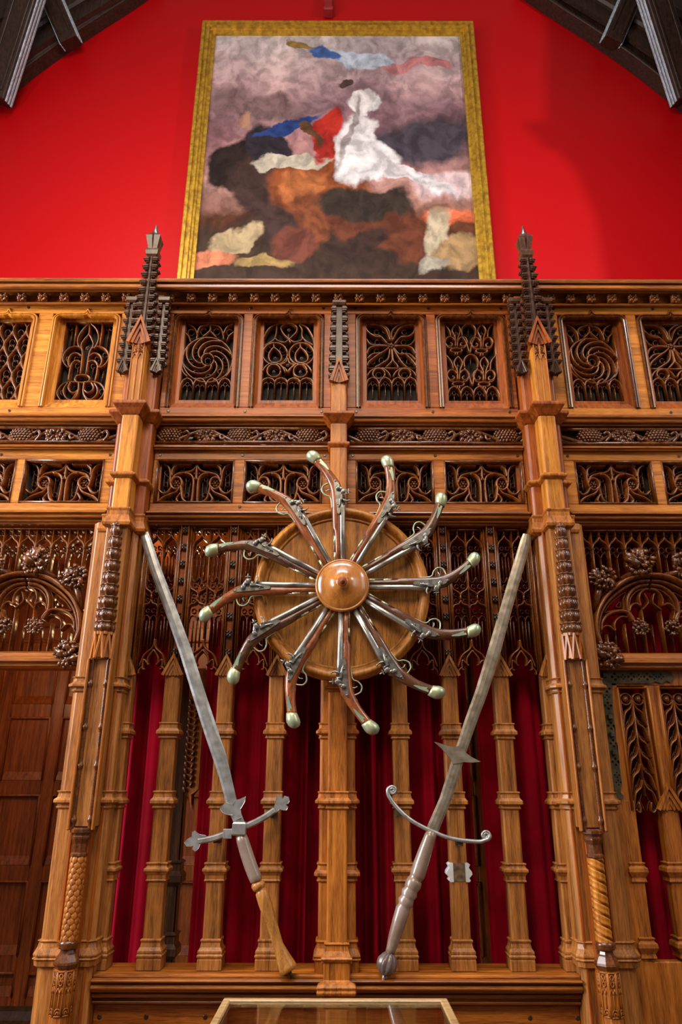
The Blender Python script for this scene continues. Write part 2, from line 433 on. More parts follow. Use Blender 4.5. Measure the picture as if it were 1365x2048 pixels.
struct('wall_lobby_left', MB().box(-2.65, -2.6, .17, VY, 0, 3.1), MAHOG)
struct('wall_lobby_right', MB().box(2.6, 2.65, .17, VY, 0, 3.1), MAHOG)
# lobby roof bearers seen through the tracery
for i, X in enumerate((-1.75, -1.1, -.45)):
    solo('lobby_ceiling_rib', MB().box(X-.05, X+.05, .22, 1.45, 2.93, 3.049), MAHOG, ['oak ceiling rib of the lobby seen through the left door tracery','oak ceiling rib of the lobby behind the left carved pillar','oak ceiling rib of the lobby behind the tip side of the left sword'][i], 'ceiling rib', 'ceiling ribs of the lobby', bevel=.01)

# ---- roof timbers against the red gable
def gp(x, y, Y): X, Z = px(x, y, Y); return (X, Y, Z)
def roof_side(sgn, nm):
    def q(x, y): return (x if sgn > 0 else 1365 - x, y)      # traced on the right-hand side
    Y1, Y2 = 2.45, 1.9
    m = MB()                                                   # curved wall rib
    outer = [(1060,-40),(1118,0),(1215,62),(1310,128),(1420,215)]
    o2 = [px(*q(x, y), Y1) for x, y in outer]
    path = spl(o2, 6)
    prof = ((-1.9,0),(-1.9,1),(-1.5,1),(-1.4,.8),(.2,.8),(.3,1),(.7,1),(.8,.9),(1,.9),(1,0))
    m.rib([(a, b+.10) for a, b in path], WY-.005, .10, .18, prof=prof, smooth=False)
    t = thing('roof_rib', 'dark panelled oak roof rib curving over the red gable, %s side' % nm, 'roof timber', (o2[2][0], WY, o2[2][1]), 'dark roof timbers at the top')
    obj('rib_band', m, ROOF, t, bevel=.008)
    m2 = MB()
    for i in range(5):
        a, b = o2[min(i,3)], o2[min(i+1,4)]
    for f in (.12,.36,.62,.86):
        k = int(f*(len(path)-1)); a, b = path[k], path[min(k+4, len(path)-1)]
        m2.rib([(a[0], a[1]+.10),(b[0], b[1]+.10)], WY-.18, .04, .03, smooth=False)
    obj('sunk_moulding', m2, ROOF, t)
    # strut and brace
    for k, (a, b, Ya, Yb, w, lab) in enumerate((((1268,-20),(1222,88), 2.2, 2.42, .10, 'strut'), ((1296,-40),(1372,200), 1.9, 2.42, .125, 'brace'))):
        A, B = Vector(gp(*q(*a), Ya)), Vector(gp(*q(*b), Yb))
        d = (B-A).normalized(); side = d.cross(Vector((0,1,.6))).normalized(); up = side.cross(d).normalized()
        def bar(a0, a1, s0, s1, u0, u1, mm):
            vs = [tuple(P + side*s + up*u) for P in (a0, a1) for s, u in ((s0,u0),(s1,u0),(s1,u1),(s0,u1))]
            mm.add(vs, [(0,1,2,3),(7,6,5,4),(0,4,5,1),(1,5,6,2),(2,6,7,3),(3,7,4,0)])
        tt = thing('roof_'+lab, ('short dark oak roof %s with a sunk panel, upper %s' if lab == 'strut' else 'long dark oak roof %s with pale moulded edge, upper %s corner') % (lab, nm), 'roof timber', tuple(B), 'dark roof timbers at the top')
        mm = MB(); bar(A, B, -w, w, -w, w, mm); obj('timber', mm, ROOF, tt, bevel=.01)
        mm = MB()
        for s_ in (-.62,.62): bar(A, B-d*.08, w*s_-.012, w*s_+.012, w, w+.014, mm); bar(A, B-d*.08, w*s_-.012, w*s_+.012, -w-.014, -w, mm)
        obj('panel_bead', mm, ROOF, tt, bevel=.004)
        mm = MB()
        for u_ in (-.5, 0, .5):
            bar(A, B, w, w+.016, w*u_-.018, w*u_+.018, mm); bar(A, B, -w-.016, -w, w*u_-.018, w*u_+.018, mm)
        obj('edge_moulding', mm, PALE, tt, bevel=.005, label='moulded edge with pale sky reflection painted in')
    # boarded roof beyond the rib
    m3 = MB().plate([px(*q(x, y), 2.36) for x, y in ((1075,-90),(1120,-14),(1216,44),(1310,108),(1440,205),(1640,205),(1640,-160),(1100,-160))], 2.36, 2.42)
    struct('ceiling_%s' % nm, m3, ROOF)
    for j, (a, b) in enumerate((((1150,-40),(1420,120)),((1230,-60),(1480,95)))):
        mm = MB().rib([px(*q(*a), 2.3), px(*q(*b), 2.3)], 2.36, .05, .07, smooth=False)
        solo('roof_rafter', mm, ROOF, '%s dark oak rafter above the curved roof rib, upper %s corner' % (('lower','upper')[j], nm), 'roof timber', 'dark roof timbers at the top', bevel=.01)
roof_side(1, 'right'); roof_side(-1, 'left')
# unseen hammer-beam truss end at right, outline shaped to cast the gable wall shadow
LAMP_R = Vector((6.2, -2.6, 7.6))
trs = []
for x, y in ((1103,-260),(1103,243),(1060,245),(1068,266),(1084,274),(1094,294),(1125,303),(1160,340),(1200,430),(1230,640),(1620,640),(1620,-260)):
    X_, Z_ = px(x, y, WY); Q = Vector((X_, WY, Z_)); k_ = (WY-.8)/(WY-LAMP_R.y); Q = Q + (LAMP_R-Q)*k_; trs.append((Q.x, Q.z))
struct('unseen_truss_1', MB().plate(trs, .75, .85), ROOF)
# carved knob hanging over the frame
X, Z = px(657, 4, 2.45)
m = MB().sqlathe(X, 2.53, .045, .05, [(0,Z-.08),(.012,Z-.07),(.012,Z-.04),(0,Z-.03),(0,Z+.2)])
solo('roof_pendant', m, plain('red_paint', (.30,.012,.014), .5), 'small dark red post end hanging above the gilt frame', 'pendant', bevel=.006)

# ---- the painting
PY = 2.46
TLx, TLz = px(405, 38, PY); BRx, _ = px(993, 555, PY)
x0, x1 = px(405, 38, PY)[0], px(948, 45, PY)[0]
z1 = px(677, 41, PY)[1]; z0 = zz(556, -.1); 
z0 = px(677, 585, PY)[1]
fw = px(430, 60, PY)[0] - x0
t = thing('framed_painting', 'huge oil painting of stormy sky over dark tumbled shapes in a gilt frame', 'painting', ((x0+x1)/2, PY+.1, z0))
prof = [(0,.0),(0,.10),(.012,.115),(.05,.115),(.056,.09),(.075,.09),(.08,.105),(.11,.105),(.115,.08),(.14,.08),(.15,.06),(.175,.055),(.18,.03),(fw,.03),(fw,0)]
fm = MB()
rs = []
corner = [(x0,z0,1,1),(x1,z0,-1,1),(x1,z1,-1,-1),(x0,z1,1,-1)]
for cx, cz, sx_, sz_ in corner + [corner[0]]:
    rs.append([(cx+sx_*a*fw/.19 if a < fw else cx+sx_*fw, WY-.03-h, cz+sz_*min(a*fw/.19, fw)) for a, h in prof])
fm.rings(rs, close=False, cap=False)
obj('gilt_frame', fm, GILT, t, bevel=.004)
cvx0, cvx1, cvz0, cvz1 = x0+fw*.9, x1-fw*.9, z0+fw*.9, z1-fw*.9
vis0 = px(677, 553, WY-.05)[1]
cm = canvas_mat(cvx0, cvx1, vis0, cvz1)
m = MB().box(cvx0, cvx1, WY-.06, WY-.05, cvz0, cvz1)
co = obj('canvas', m, cm, t)
# texture space of the canvas: origin at its lower-left visible corner
for nd in cm.node_tree.nodes:
    if nd.type == 'MAPPING' and nd.vector_type == 'POINT':
        b = BASE[t.name]; w, h = cvx1-cvx0, cvz1-vis0
        nd.inputs['Location'].default_value = ((b.x-cvx0)/w, 0, (b.z-vis0)/h)
obj('backing_stretcher', MB().box(x0+.05, x1-.05, WY-.05, WY-.002, z0+.05, z1-.05), DARK, t)

# ================================================================== SCREEN: levels
ZC = zz
PL, PR = -1.06, 1.035
def mir(x): return 2*SYM - x
bays = [('left', -2.35, -1.165), ('centre left', -.965, -.055), ('centre right', .03, .94), ('right', 1.14, 2.35)]

# ---- top cornice, one long run with rosettes
prof = [(.10,ZC(557,-.11)),(-.11,ZC(557,-.11)),(-.115,ZC(559,-.115)),(-.11,ZC(565,-.11)),(-.085,ZC(567,-.085)),(-.105,ZC(570,-.105)),(-.108,ZC(575,-.108)),(-.095,ZC(580,-.095)),(-.062,ZC(582,-.062)),(-.060,ZC(585,-.060)),(-.015,ZC(586,-.015)),(-.015,ZC(605,-.015)),(-.035,ZC(606,-.035)),(-.04,ZC(608.5,-.04)),(-.03,ZC(611,-.03)),(-.005,ZC(613,-.005)),(.10,ZC(613,0))]
t = thing('cornice', 'long moulded oak cornice crowning the screen, studded with carved square flowers', 'cornice', (SYM, .1, ZC(613,0)))
obj('moulding', MB().mould(-2.4, 2.4, prof), RAIL, t, bevel=.003)
ros_z = (ZC(586.5,-.045)+ZC(604,-.045))/2; rs_ = .021
def rosette_mb(x, y, z, R, seed):
    m = MB()
    for i in range(4):
        a = PI/4 + i*PI/2
        m.ball((x+R*.62*math.cos(a), y-.35*R, z+R*.62*math.sin(a)), (R*.5,R*.45,R*.5), 7, 5, None, .6, seed+i)
        m.ball((x+R*.85*math.cos(a), y-.6*R, z+R*.85*math.sin(a)), (R*.22,R*.25,R*.22), 6, 5, None, .4, seed+i+9)
        m.ball((x+R*.8*math.cos(a+PI/4), y-.3*R, z+R*.8*math.sin(a+PI/4)), (R*.26,R*.3,R*.26), 6, 5, None, .4, seed+i+19)
    m.ball((x, y-.6*R, z), R*.26, 7, 5)
    m.box(x-R*.9, x+R*.9, y-.15*R, y+R*.3, z-R*.9, z+R*.9)
    return m
rpx = [7,44,86,129,171,213,254] + [340,383,426,467,510,551,593,633,677.5,720,762,805,847,890,931,974,1015] + [1101,1141,1183,1224,1266,1309,1351]
proto = None
for i, x in enumerate(rpx):
    X = px(x, 596, -.04)[0]
    if i % 6 == 0:
        proto = obj('rosette', rosette_mb(X, -.036, ros_z, rs_*1.25, i), TRAC, t); protoX = X
    else:
        c = proto.copy(); C.objects.link(c); c.location.x = X - protoX

# ---- framing boards, with openings
UP = [('left',-2.19,-1.84),('left',-2.03,-1.69),('left',-1.609,-1.227),('centre left',-.936,-.544),('centre left',-.493,-.096),('centre right',.079,.472),('centre right',.522,.917),('right',1.205,1.587),('right',1.642,2.03)]
UP = UP[1:]
LOWP = [('left',-2.06,-1.674),('left',-1.625,-1.222),('centre left',-.944,-.552),('centre left',-.494,-.101),('centre right',.079,.470),('centre right',.532,.925),('right',1.204,1.594),('right',1.650,2.04)]
UZ0, UZ1 = ZC(815), ZC(628)
LZ0, LZ1 = ZC(1007), ZC(920)
labF = {'left':'left door bay beside the fleur-de-lis panel','centre left':'centre bay left of the middle post','centre right':'centre bay right of the middle post','right':'right door bay'}
def hole_board(m, X0, X1, Z0, Z1, holes, y0, y1):
    """boards round a row of openings (x0,x1) at one height"""
    hz0, hz1 = holes[0][2], holes[0][3]
    m.box(X0, X1, y0, y1, Z0, hz0); m.box(X0, X1, y0, y1, hz1, Z1)
    x = X0
    for h in holes:
        m.box(x, h[0], y0, y1, hz0, hz1); x = h[1]
    m.box(x, X1, y0, y1, hz0, hz1)
for nm, X0, X1 in bays:
    t = thing('oak_framework', 'oak rails and stiles holding the carved panels, ' + labF[nm], 'frame', ((X0+X1)/2, .05, ZC(1022)), 'oak framing of the panel rows')
    m = MB(); hole_board(m, X0, X1, ZC(829), ZC(613), [(a,b,UZ0,UZ1) for n,a,b in UP if n == nm], 0, .06)
    obj('upper_boards', m, GOLDH if 'centre' not in nm else REDH, t, bevel=.003)  # door bays get the golden copy: warm light put into the colour
    m = MB(); hole_board(m, X0, X1, ZC(1022), ZC(901), [(a,b,LZ0,LZ1) for n,a,b in LOWP if n == nm], 0, .06)
    obj('lower_boards', m, GOLDH if 'centre' not in nm else OAKH, t, bevel=.003)
    pegs = [(X0+.05, ZC(617)), (X1-.05, ZC(617)), ((X0+X1)/2, ZC(617)), (X0+.05, ZC(823)), (X1-.05, ZC(823)), ((X0+X1)/2, ZC(823)), (X0+.03, ZC(911)), (X1-.03, ZC(911)), ((X0+X1)/2, ZC(911)), ((X0+X1)/2, ZC(1014))]
    for x, z in pegs: obj('peg', MB().lathe_y(x, z, [(.008,.002),(.008,-.002),(.006,-.003)], 10), DARK, t)

# ---- moulded rails
labR = {'left':'left door bay','centre left':'centre bay, left half','centre right':'centre bay, right half','right':'right door bay'}
for nm, X0, X1 in bays:
    prof = [(.05,ZC(827)),(0,ZC(827)),(-.048,ZC(829,-.048)),(-.05,ZC(833,-.05)),(-.036,ZC(836,-.036)),(-.04,ZC(840,-.04)),(-.034,ZC(844,-.034)),(-.016,ZC(846,-.016)),(-.02,ZC(850,-.02)),(-.008,ZC(853)),(.05,ZC(853))]
    solo('moulded_rail', MB().mould(X0, X1, prof), RAIL, 'dark moulded oak ledge just above the carved vine band, ' + labR[nm], 'rail', 'ledges above the vine', bevel=.0025)
    prof = [(.05,ZC(890)),(0,ZC(890)),(-.03,ZC(892,-.03)),(-.034,ZC(894.5,-.034)),(-.022,ZC(896.5,-.022)),(-.026,ZC(899.5,-.026)),(-.01,ZC(902)),(.05,ZC(902))]
    solo('moulded_rail', MB().mould(X0, X1, prof), RAIL, 'narrow moulded oak rail just under the carved vine band, ' + labR[nm], 'rail', 'rails under the vine', bevel=.0025)
    prof = [(.05,ZC(1021)),(0,ZC(1021)),(-.05,ZC(1023,-.05)),(-.054,ZC(1026,-.054)),(-.035,ZC(1029,-.035)),(-.042,ZC(1033,-.042)),(-.036,ZC(1037,-.036)),(-.018,ZC(1039,-.018)),(-.024,ZC(1044,-.024)),(-.008,ZC(1047)),(-.008,ZC(1051)),(.05,ZC(1051))]
    solo('moulded_rail', MB().mould(X0, X1, prof), RAIL, 'moulded oak rail over the open tracery below the scroll panels, ' + labR[nm], 'rail', 'rails over the open tracery', bevel=.0025)

# ---- vine friezes
def vine(nm, X0, X1, bun, leafs):
    zt, zb = ZC(854), ZC(890); zc = (zt+zb)/2; H = zt-zb
    t = thing('vine_frieze', 'dark carved vine band with bead-covered grape bunches and leaves, ' + labR[nm], 'carved frieze', ((X0+X1)/2, .05, zb), 'carved vine bands')
    obj('sunk_ground', MB().box(X0, X1, .035, .05, zb, zt), DARK, t)
    m = MB()
    m.tube([(X0,.0,zt-.012),(X0+.2,-.004,zt-.014),((X0+X1)/2,.0,zt-.010),(X1-.2,-.004,zt-.014),(X1,.0,zt-.012)], .010, 8)
    m.tube([(X0,.0,zb+.010),((X0+X1)/2,-.004,zb+.012),(X1,.0,zb+.010)], .010, 8)
    obj('border_rod', m, CARV, t)
    m = MB()
    seq = sorted([(x,'b') for x in bun]+[(x,'l') for x in leafs])
    pts = []
    for i, (x, k) in enumerate(seq):
        pts.append((x, .002, zb+.014 if k == 'b' else zt-.02))
    if pts:
        pts = [(X0, .002, zc)] + pts + [(X1, .002, zc)]
        m.tube(spl(pts, 8), .0105, 8)
        for x in bun:
            for sg in (-1,):
                m.tube(spl([(x+.075, .0, zb+.02),(x+.098,-.01,zc-.005),(x+.088,-.014,zc+.018),(x+.066,-.01,zc+.008)], 5), .008, 7)
        for x in leafs:
            m.tube(spl([(x+.095,-.002,zt-.05),(x+.075,-.012,zc-.005),(x+.085,-.014,zc-.026),(x+.10,-.01,zc-.018)], 5), .006, 7)
    obj('stem', m, CARV, t)
    first = None
    for x in bun:
        if first is None:
            m = MB(); rnd = random.Random(3)
            a, b = .066, H*.46
            m.ball((x, .015, zc), (a*.93, .026, b*.93), 14, 8)
            r = .0085
            for iz in range(-5, 6):
                z_ = iz*r*1.62
                half = a*math.sqrt(max(0, 1-(z_/b)**2))
                n = int(half/(r*.95))
                for ix in range(-n, n+1):
                    x_ = ix*r*1.9 + (r*.95 if iz % 2 else 0)
                    if abs(x_) > half or n == 0: continue
                    d = max(0, 1-(x_/a)**2-(z_/b)**2)
                    m.ball((x+x_, .012-.028*math.sqrt(d), zc+z_), r*rnd.uniform(.92,1.08), 7, 5)
            first = obj('grape_bunch', m, CARV, t); fx = x
        else:
            c = first.copy(); C.objects.link(c); c.location.x = x-fx
    first = None
    for x in leafs:
        if first is None:
            m = MB()
            m.ball((x,.02,zc+.004), (.075,.022,H*.40), 12, 7, None, .6, 5)
            rnd = random.Random(int(x*100))
            for i in range(15):
                a_ = i*2*PI/15; q = .7+.25*rnd.random()
                m.ball((x+.062*q*math.cos(a_), .004-.008*rnd.random(), zc+.002+H*.36*q*math.sin(a_)), (.017,.011,.013), 7, 5, Matrix.Rotation(-a_,3,'Y'), .5, i)
            for i in range(8):
                a_ = i*2*PI/8+.3
                m.ball((x+.03*math.cos(a_), -.008, zc+.004+H*.17*math.sin(a_)), (.013,.009,.007), 7, 5, Matrix.Rotation(-a_,3,'Y'), .4, i)
            first = obj('vine_leaf', m, CARV, t); fx = x
        else:
            c = first.copy(); C.objects.link(c); c.location.x = x-fx
def vx(*ps): return [px(p, 872)[0] for p in ps]
vine('left', -2.35, -1.165, vx(44, 180)+[px(44,872)[0]-.36], vx(112)+[px(112,872)[0]-.36])
vine('centre left', -.965, -.055, vx(341, 480, 617), vx(412, 550))
vine('centre right', .03, .94, vx(738, 872, 1013), vx(805, 942))
vine('right', 1.14, 2.35, vx(1181, 1316)+[px(1316,872)[0]+.36], vx(1246)+[px(1246,872)[0]+.36])

# ---- upper tracery panels
def lights(n, u0, u1, v0, vs, va, mini=True):
    """row of small pointed lights: (heavy curves, fine curves) in unit coordinates"""
    hv, fn = [], []
    w = (u1-u0)/n
    for i in range(n):
        a, b = u0+i*w, u0+(i+1)*w; c = (a+b)/2
        hv.append([(a, v0),(a, vs)] + spl([(a, vs),(a+w*.16, vs+(va-vs)*.62),(c, va)], 5)[1:])
        hv.append([(b, v0),(b, vs)] + spl([(b, vs),(b-w*.16, vs+(va-vs)*.62),(c, va)], 5)[1:])
        if mini:
            q = vs-(va-vs)*.15
            fn.append([(c, v0),(c, q)])
            fn.append(spl([(a+w*.12, q-.01),(a+w*.3, q+(va-vs)*.35),(c, q)], 4)); fn.append(spl([(b-w*.12, q-.01),(b-w*.3, q+(va-vs)*.35),(c, q)], 4))
            fn.append(circ(c, q+(va-vs)*.42, w*.13, 10, w*.09))
    return hv, fn
def design(kind):
    H, L, R = [], [], []          # heavy curves, fine curves, rosettes (u, v, r)
    if kind == 'swirl':
        f = quad((240,170),(605,170),(200,725),(568,725))
        cx, cy, rx, ry = 402, 437, 183, 160
        H.append([f(p) for p in circ(cx, cy, rx, 40, ry)])
        H[-1].append(H[-1][0])
        H.append([f(p) for p in arc(cx, cy, 46, 0, 360, 20, 44)])
        for k in range(8):
            a0 = k*45 + 8
            pts = []
            for i in range(15):
                s_ = i/14; r = .25+.75*s_**.85
                an = math.radians(a0 + 118*(1-s_))
                pts.append(f((cx+rx*r*math.cos(an), cy-ry*r*math.sin(an))))
            H.append(pts)
            an = math.radians(a0+40); 
            L.append([f(p) for p in circ(cx+rx*.70*math.cos(an), cy-ry*.70*math.sin(an), 22, 12, 18)])
        for c in ([(245,172),(300,205),(323,250),(318,292)],[(323,250),(345,200),(415,178)],[(415,178),(490,200),(515,250),(520,292)],[(600,172),(545,200),(518,250)],[(232,240),(262,270),(275,310)],[(598,235),(560,265),(545,300)],[(418,178),(418,225),(360,275)],[(418,225),(470,280)],[(213,500),(228,530),(255,556)],[(578,500),(560,530),(535,556)]):
            H.append([f(p) for p in spl(c, 6)])
        for x_, y_ in ((275,230),(370,225),(465,225),(565,230)): L.append([f(p) for p in circ(x_, y_, 24, 12, 24)])
        h, l = lights(4, 0, 1, 0, .20, .285); h2, l2 = [], []
        H += h; L += l
        L += [[f(p) for p in arc(cx, cy, 22, 0, 360, 12, 22)]]
    elif kind == 'mouchette':
        f = quad((820,175),(1170,175),(798,722),(1165,722))
        for c in ([(805,335),(815,280),(850,215),(910,180),(930,178)],[(1170,320),(1160,270),(1120,205),(1070,182)],
                  [(905,185),(905,215),(900,260),(880,300),(815,340)],[(1065,185),(1085,220),(1085,265),(1110,300),(1170,335)],
                  [(895,285),(920,305),(965,312),(1000,285),(1045,235),(1045,195),(990,172),(938,200),(950,245),(1000,295),(1035,310),(1075,300),(1090,285)],
                  [(990,255),(990,290),(1005,315)],
                  ):
            H.append([f(p) for p in spl(c, 6)])
        for cx in (895, 1083):
            H.append([f(p) for p in arc(cx, 395, 88, 0, 360, 28, 78)])
            H.append([f(p) for p in spl([(cx-5,345),(cx-30,372),(cx-45,405),(cx-35,445),(cx,458),(cx+38,445),(cx+45,410),(cx+25,375),(cx-5,350),(cx-10,325)], 5)])
            H.append([f(p) for p in arc(cx-8, 515, 48, 0, 360, 22, 44)])
            H.append([f(p) for p in arc(cx-8, 560, 88, 20, 160, 14, -100)])
            R.append((*f((cx,425)), .035)); R.append((*f((cx-8,520)), .035))
            for dx in (-48, 52): L.append([f(p) for p in circ(cx+dx, 355, 22, 12, 20)])
        H.append([f(p) for p in spl([(985,425),(1000,460),(1035,475),(1000,500),(985,520),(970,500),(935,475),(970,455),(985,425)], 4)])
        R.append((*f((985,475)), .04)); R.append((*f((992,222)), .04))
        h, l = lights(4, 0, 1, 0, .24, .29); H += h; L += l
    elif kind == 'flower':
        f = quad((185,172),(540,172),(193,728),(560,728))
        cx, cy = 366, 332
        ends = [(188,180),(300,172),(365,240),(450,172),(540,175),(545,300),(548,395),(548,470),(470,490),(370,450),(270,490),(195,470),(190,390),(188,300)]
        for (a, b, c, d) in (((362,300),(330,215),(270,182),(190,176)),((362,300),(355,230),(320,190),(280,176)),((375,300),(375,230),(410,190),(450,176)),((375,300),(420,215),(470,185),(540,176)),
                             ((345,325),(290,265),(235,255),(190,225)),((340,332),(280,330),(220,325),(190,285)),((345,340),(280,335),(215,350),(192,395)),((350,350),(300,385),(235,395),(195,430)),
                             ((390,325),(440,270),(500,265),(545,230)),((395,332),(460,335),(510,325),(545,285)),((392,340),(460,335),(520,350),(548,395)),((388,350),(430,395),(500,395),(550,440)),
                             ((360,360),(345,430),(290,470),(250,492)),((372,360),(378,430),(372,450),(330,490)),((376,360),(385,440),(410,470),(420,492)),((384,355),(430,430),(460,470),(490,492)),
                             ((190,176),(190,215),(240,262),(300,272)),((540,176),(540,220),(500,262),(440,272)),((195,480),(210,450),(260,410),(300,385)),((550,480),(530,450),(480,400),(440,385))):
            H.append([f(p) for p in spl([a,b,c,d], 6)])
        H.append([f((190,497)), f((553,497))])
        for c in (280, 467):
            H.append([f(p) for p in arc(c, 535, 44, 0, 360, 22, 36)])
            H.append([f(p) for p in arc(c, 580, 88, 15, 165, 16, -84)])
            L.append([f(p) for p in circ(c, 535, 22, 12, 18)])
        R.append((*f((cx,cy)), .07))
        for x_, y_ in ((265,225),(325,215),(405,215),(465,225),(270,300),(460,300),(265,365),(465,365),(300,430),(440,430),(235,440),(500,440)): L.append([f(p) for p in circ(x_, y_, 18, 10, 18)])
        h, l = lights(4, 0, 1, 0, .22, .30); H += h; L += l
    elif kind == 'lilies':
        f = quad((762,178),(1115,178),(790,732),(1165,732))
        for dx, dy, sc in ((848,0,1),(1032,4,1),(862,238,1),(1050,240,1)):
            def g(x, y): return f((dx+x, 178+dy+y))
            for c in ([(0,2),(-22,25),(-28,55),(-8,100),(-4,170)],[(0,2),(22,25),(30,55),(14,100),(8,170)],
                      [(-8,125),(-30,100),(-62,100),(-80,130),(-65,160),(-38,165),(-28,148),(-42,138)],[(10,125),(32,100),(62,100),(80,130),(66,160),(40,165),(30,148),(44,138)],
                      [(-75,155),(-55,175),(-30,178)],[(75,155),(58,175),(34,178)],
                      [(-30,183),(0,178),(30,183),(42,194),(30,206),(0,210),(-30,206),(-42,194),(-30,183)],[(-6,210),(-8,228)],[(8,210),(10,228)]):
                H.append([g(x, y) for x, y in spl(c, 5)])
            L.append([g(0,30), g(0,110)]); L.append([g(x,y) for x, y in spl([(-18,70),(0,50),(18,70)],4)])
        for dx, dy in ((938,0),(955,228)):
            def g(x, y): return f((dx+x, 178+dy+y))
            for c in ([(-45,90),(-50,40),(-30,8),(0,-4),(30,8),(50,40),(48,90)],[(-48,95),(-20,135),(8,215)],[(48,95),(25,140),(12,215)]):
                H.append([g(x, y) for x, y in spl(c, 6)])
            L.append([g(0,10), g(0,80)])
        for c in ([(762,178),(800,230),(810,275)],[(1112,178),(1080,220),(1075,275)],[(780,410),(815,460),(828,510)],[(1140,400),(1100,455),(1095,510)]):
            H.append([f(p) for p in spl(c, 5)])
        h, l = lights(4, 0, 1, 0, .10, .19); H += h; L += l
    elif kind == 'big lily':
        f = quad((660,150),(1190,150),(510,950),(1075,950))
        for c in ([(920,155),(850,210),(790,290),(775,360),(800,415)],[(925,155),(985,210),(1012,280),(1005,350),(965,420)],
                  [(915,155),(905,265),(850,330),(815,390),(828,480),(805,690)],[(905,270),(940,330),(950,390),(905,480),(870,690)],
                  [(820,420),(760,400),(680,420),(620,480),(605,550),(650,610),(690,615)],[(940,420),(1000,400),(1080,420),(1125,480),(1115,550),(1060,605),(1005,615)],
                  [(822,500),(770,470),(710,480),(670,530),(668,590),(690,615)],[(905,505),(960,470),(1020,485),(1048,540),(1035,590),(1005,615)],
                  [(812,560),(760,545),(715,570),(690,625),(665,760)],[(900,560),(950,545),(990,570),(1000,625),(975,755)],
                  [(765,700),(830,690),(890,700),(912,730),(885,762),(820,768),(760,762),(742,732),(765,700)],
                  [(745,765),(670,765),(600,790),(545,850),(540,900),(580,950)],[(855,765),(950,760),(1030,780),(1075,830),(1075,880),(1020,940),(960,950)],
                  [(660,775),(615,830),(610,880),(650,930),(710,940),(755,910),(780,850),(788,765)],[(965,775),(1000,830),(990,890),(940,930),(890,930),(845,890),(838,830),(850,765)],
                  [(690,770),(665,820),(690,860),(740,870),(780,840)],[(930,770),(955,810),(940,850),(890,870),(850,845)],
                  [(580,950),(690,950),(780,850)],[(845,890),(890,945),(960,950)]):
            H.append([f(p) for p in spl(c, 6)])
        for a, b in (((772,150),(735,400)),((1063,150),(1030,400))): H.append([f(a), f(b)])
        for a, b in (((712,170),(680,420)),((1125,170),(1095,420)),((665,640),(640,760)),((1060,640),(1035,770)),((770,600),(755,690)),((945,600),(930,690)),((835,170),(825,250)),((1005,170),(1000,260))): L.append([f(a), f(b)])
        for x_, y_ in ((690,190),(735,190),(1110,190),(1150,190),(655,520),(1075,480),(750,520),(985,520),(760,590),(940,595),(590,860),(1040,850)): L.append([f(p) for p in circ(x_, y_, 22, 12, 26)])
        R.append((*f((888,415)), .05))
    elif kind == 'net':
        n, rows = 3, 5
        for r in range(-1, rows):
            for c in range(-1, n+1):
                u = (c + (.5 if r % 2 else 0))/n*1.0 + .06; v = (r+.5)/rows
                w, hh = .5/n, 1/rows
                q = [(u, v+hh),(u-w*.35, v+hh*.62),(u-w, v+hh*.15),(u-w*.85, v-hh*.35),(u-w*.2, v-hh*.42),(u, v-hh*.05)]
                for sg in (1,-1):
                    pp = spl([(u+sg*(a-u), b) for a, b in q[:4]], 5)
                    pp = [p for p in pp if 0 <= p[0] <= 1 and 0 <= p[1] <= 1]
                    if len(pp) > 2: H.append(pp)
                for dv in (-.1,.25):
                    if .06 < u < .94 and .05 < v+dv*hh < .95: L.append(circ(u, v+dv*hh, .07, 12, .045))
    return H, L, R

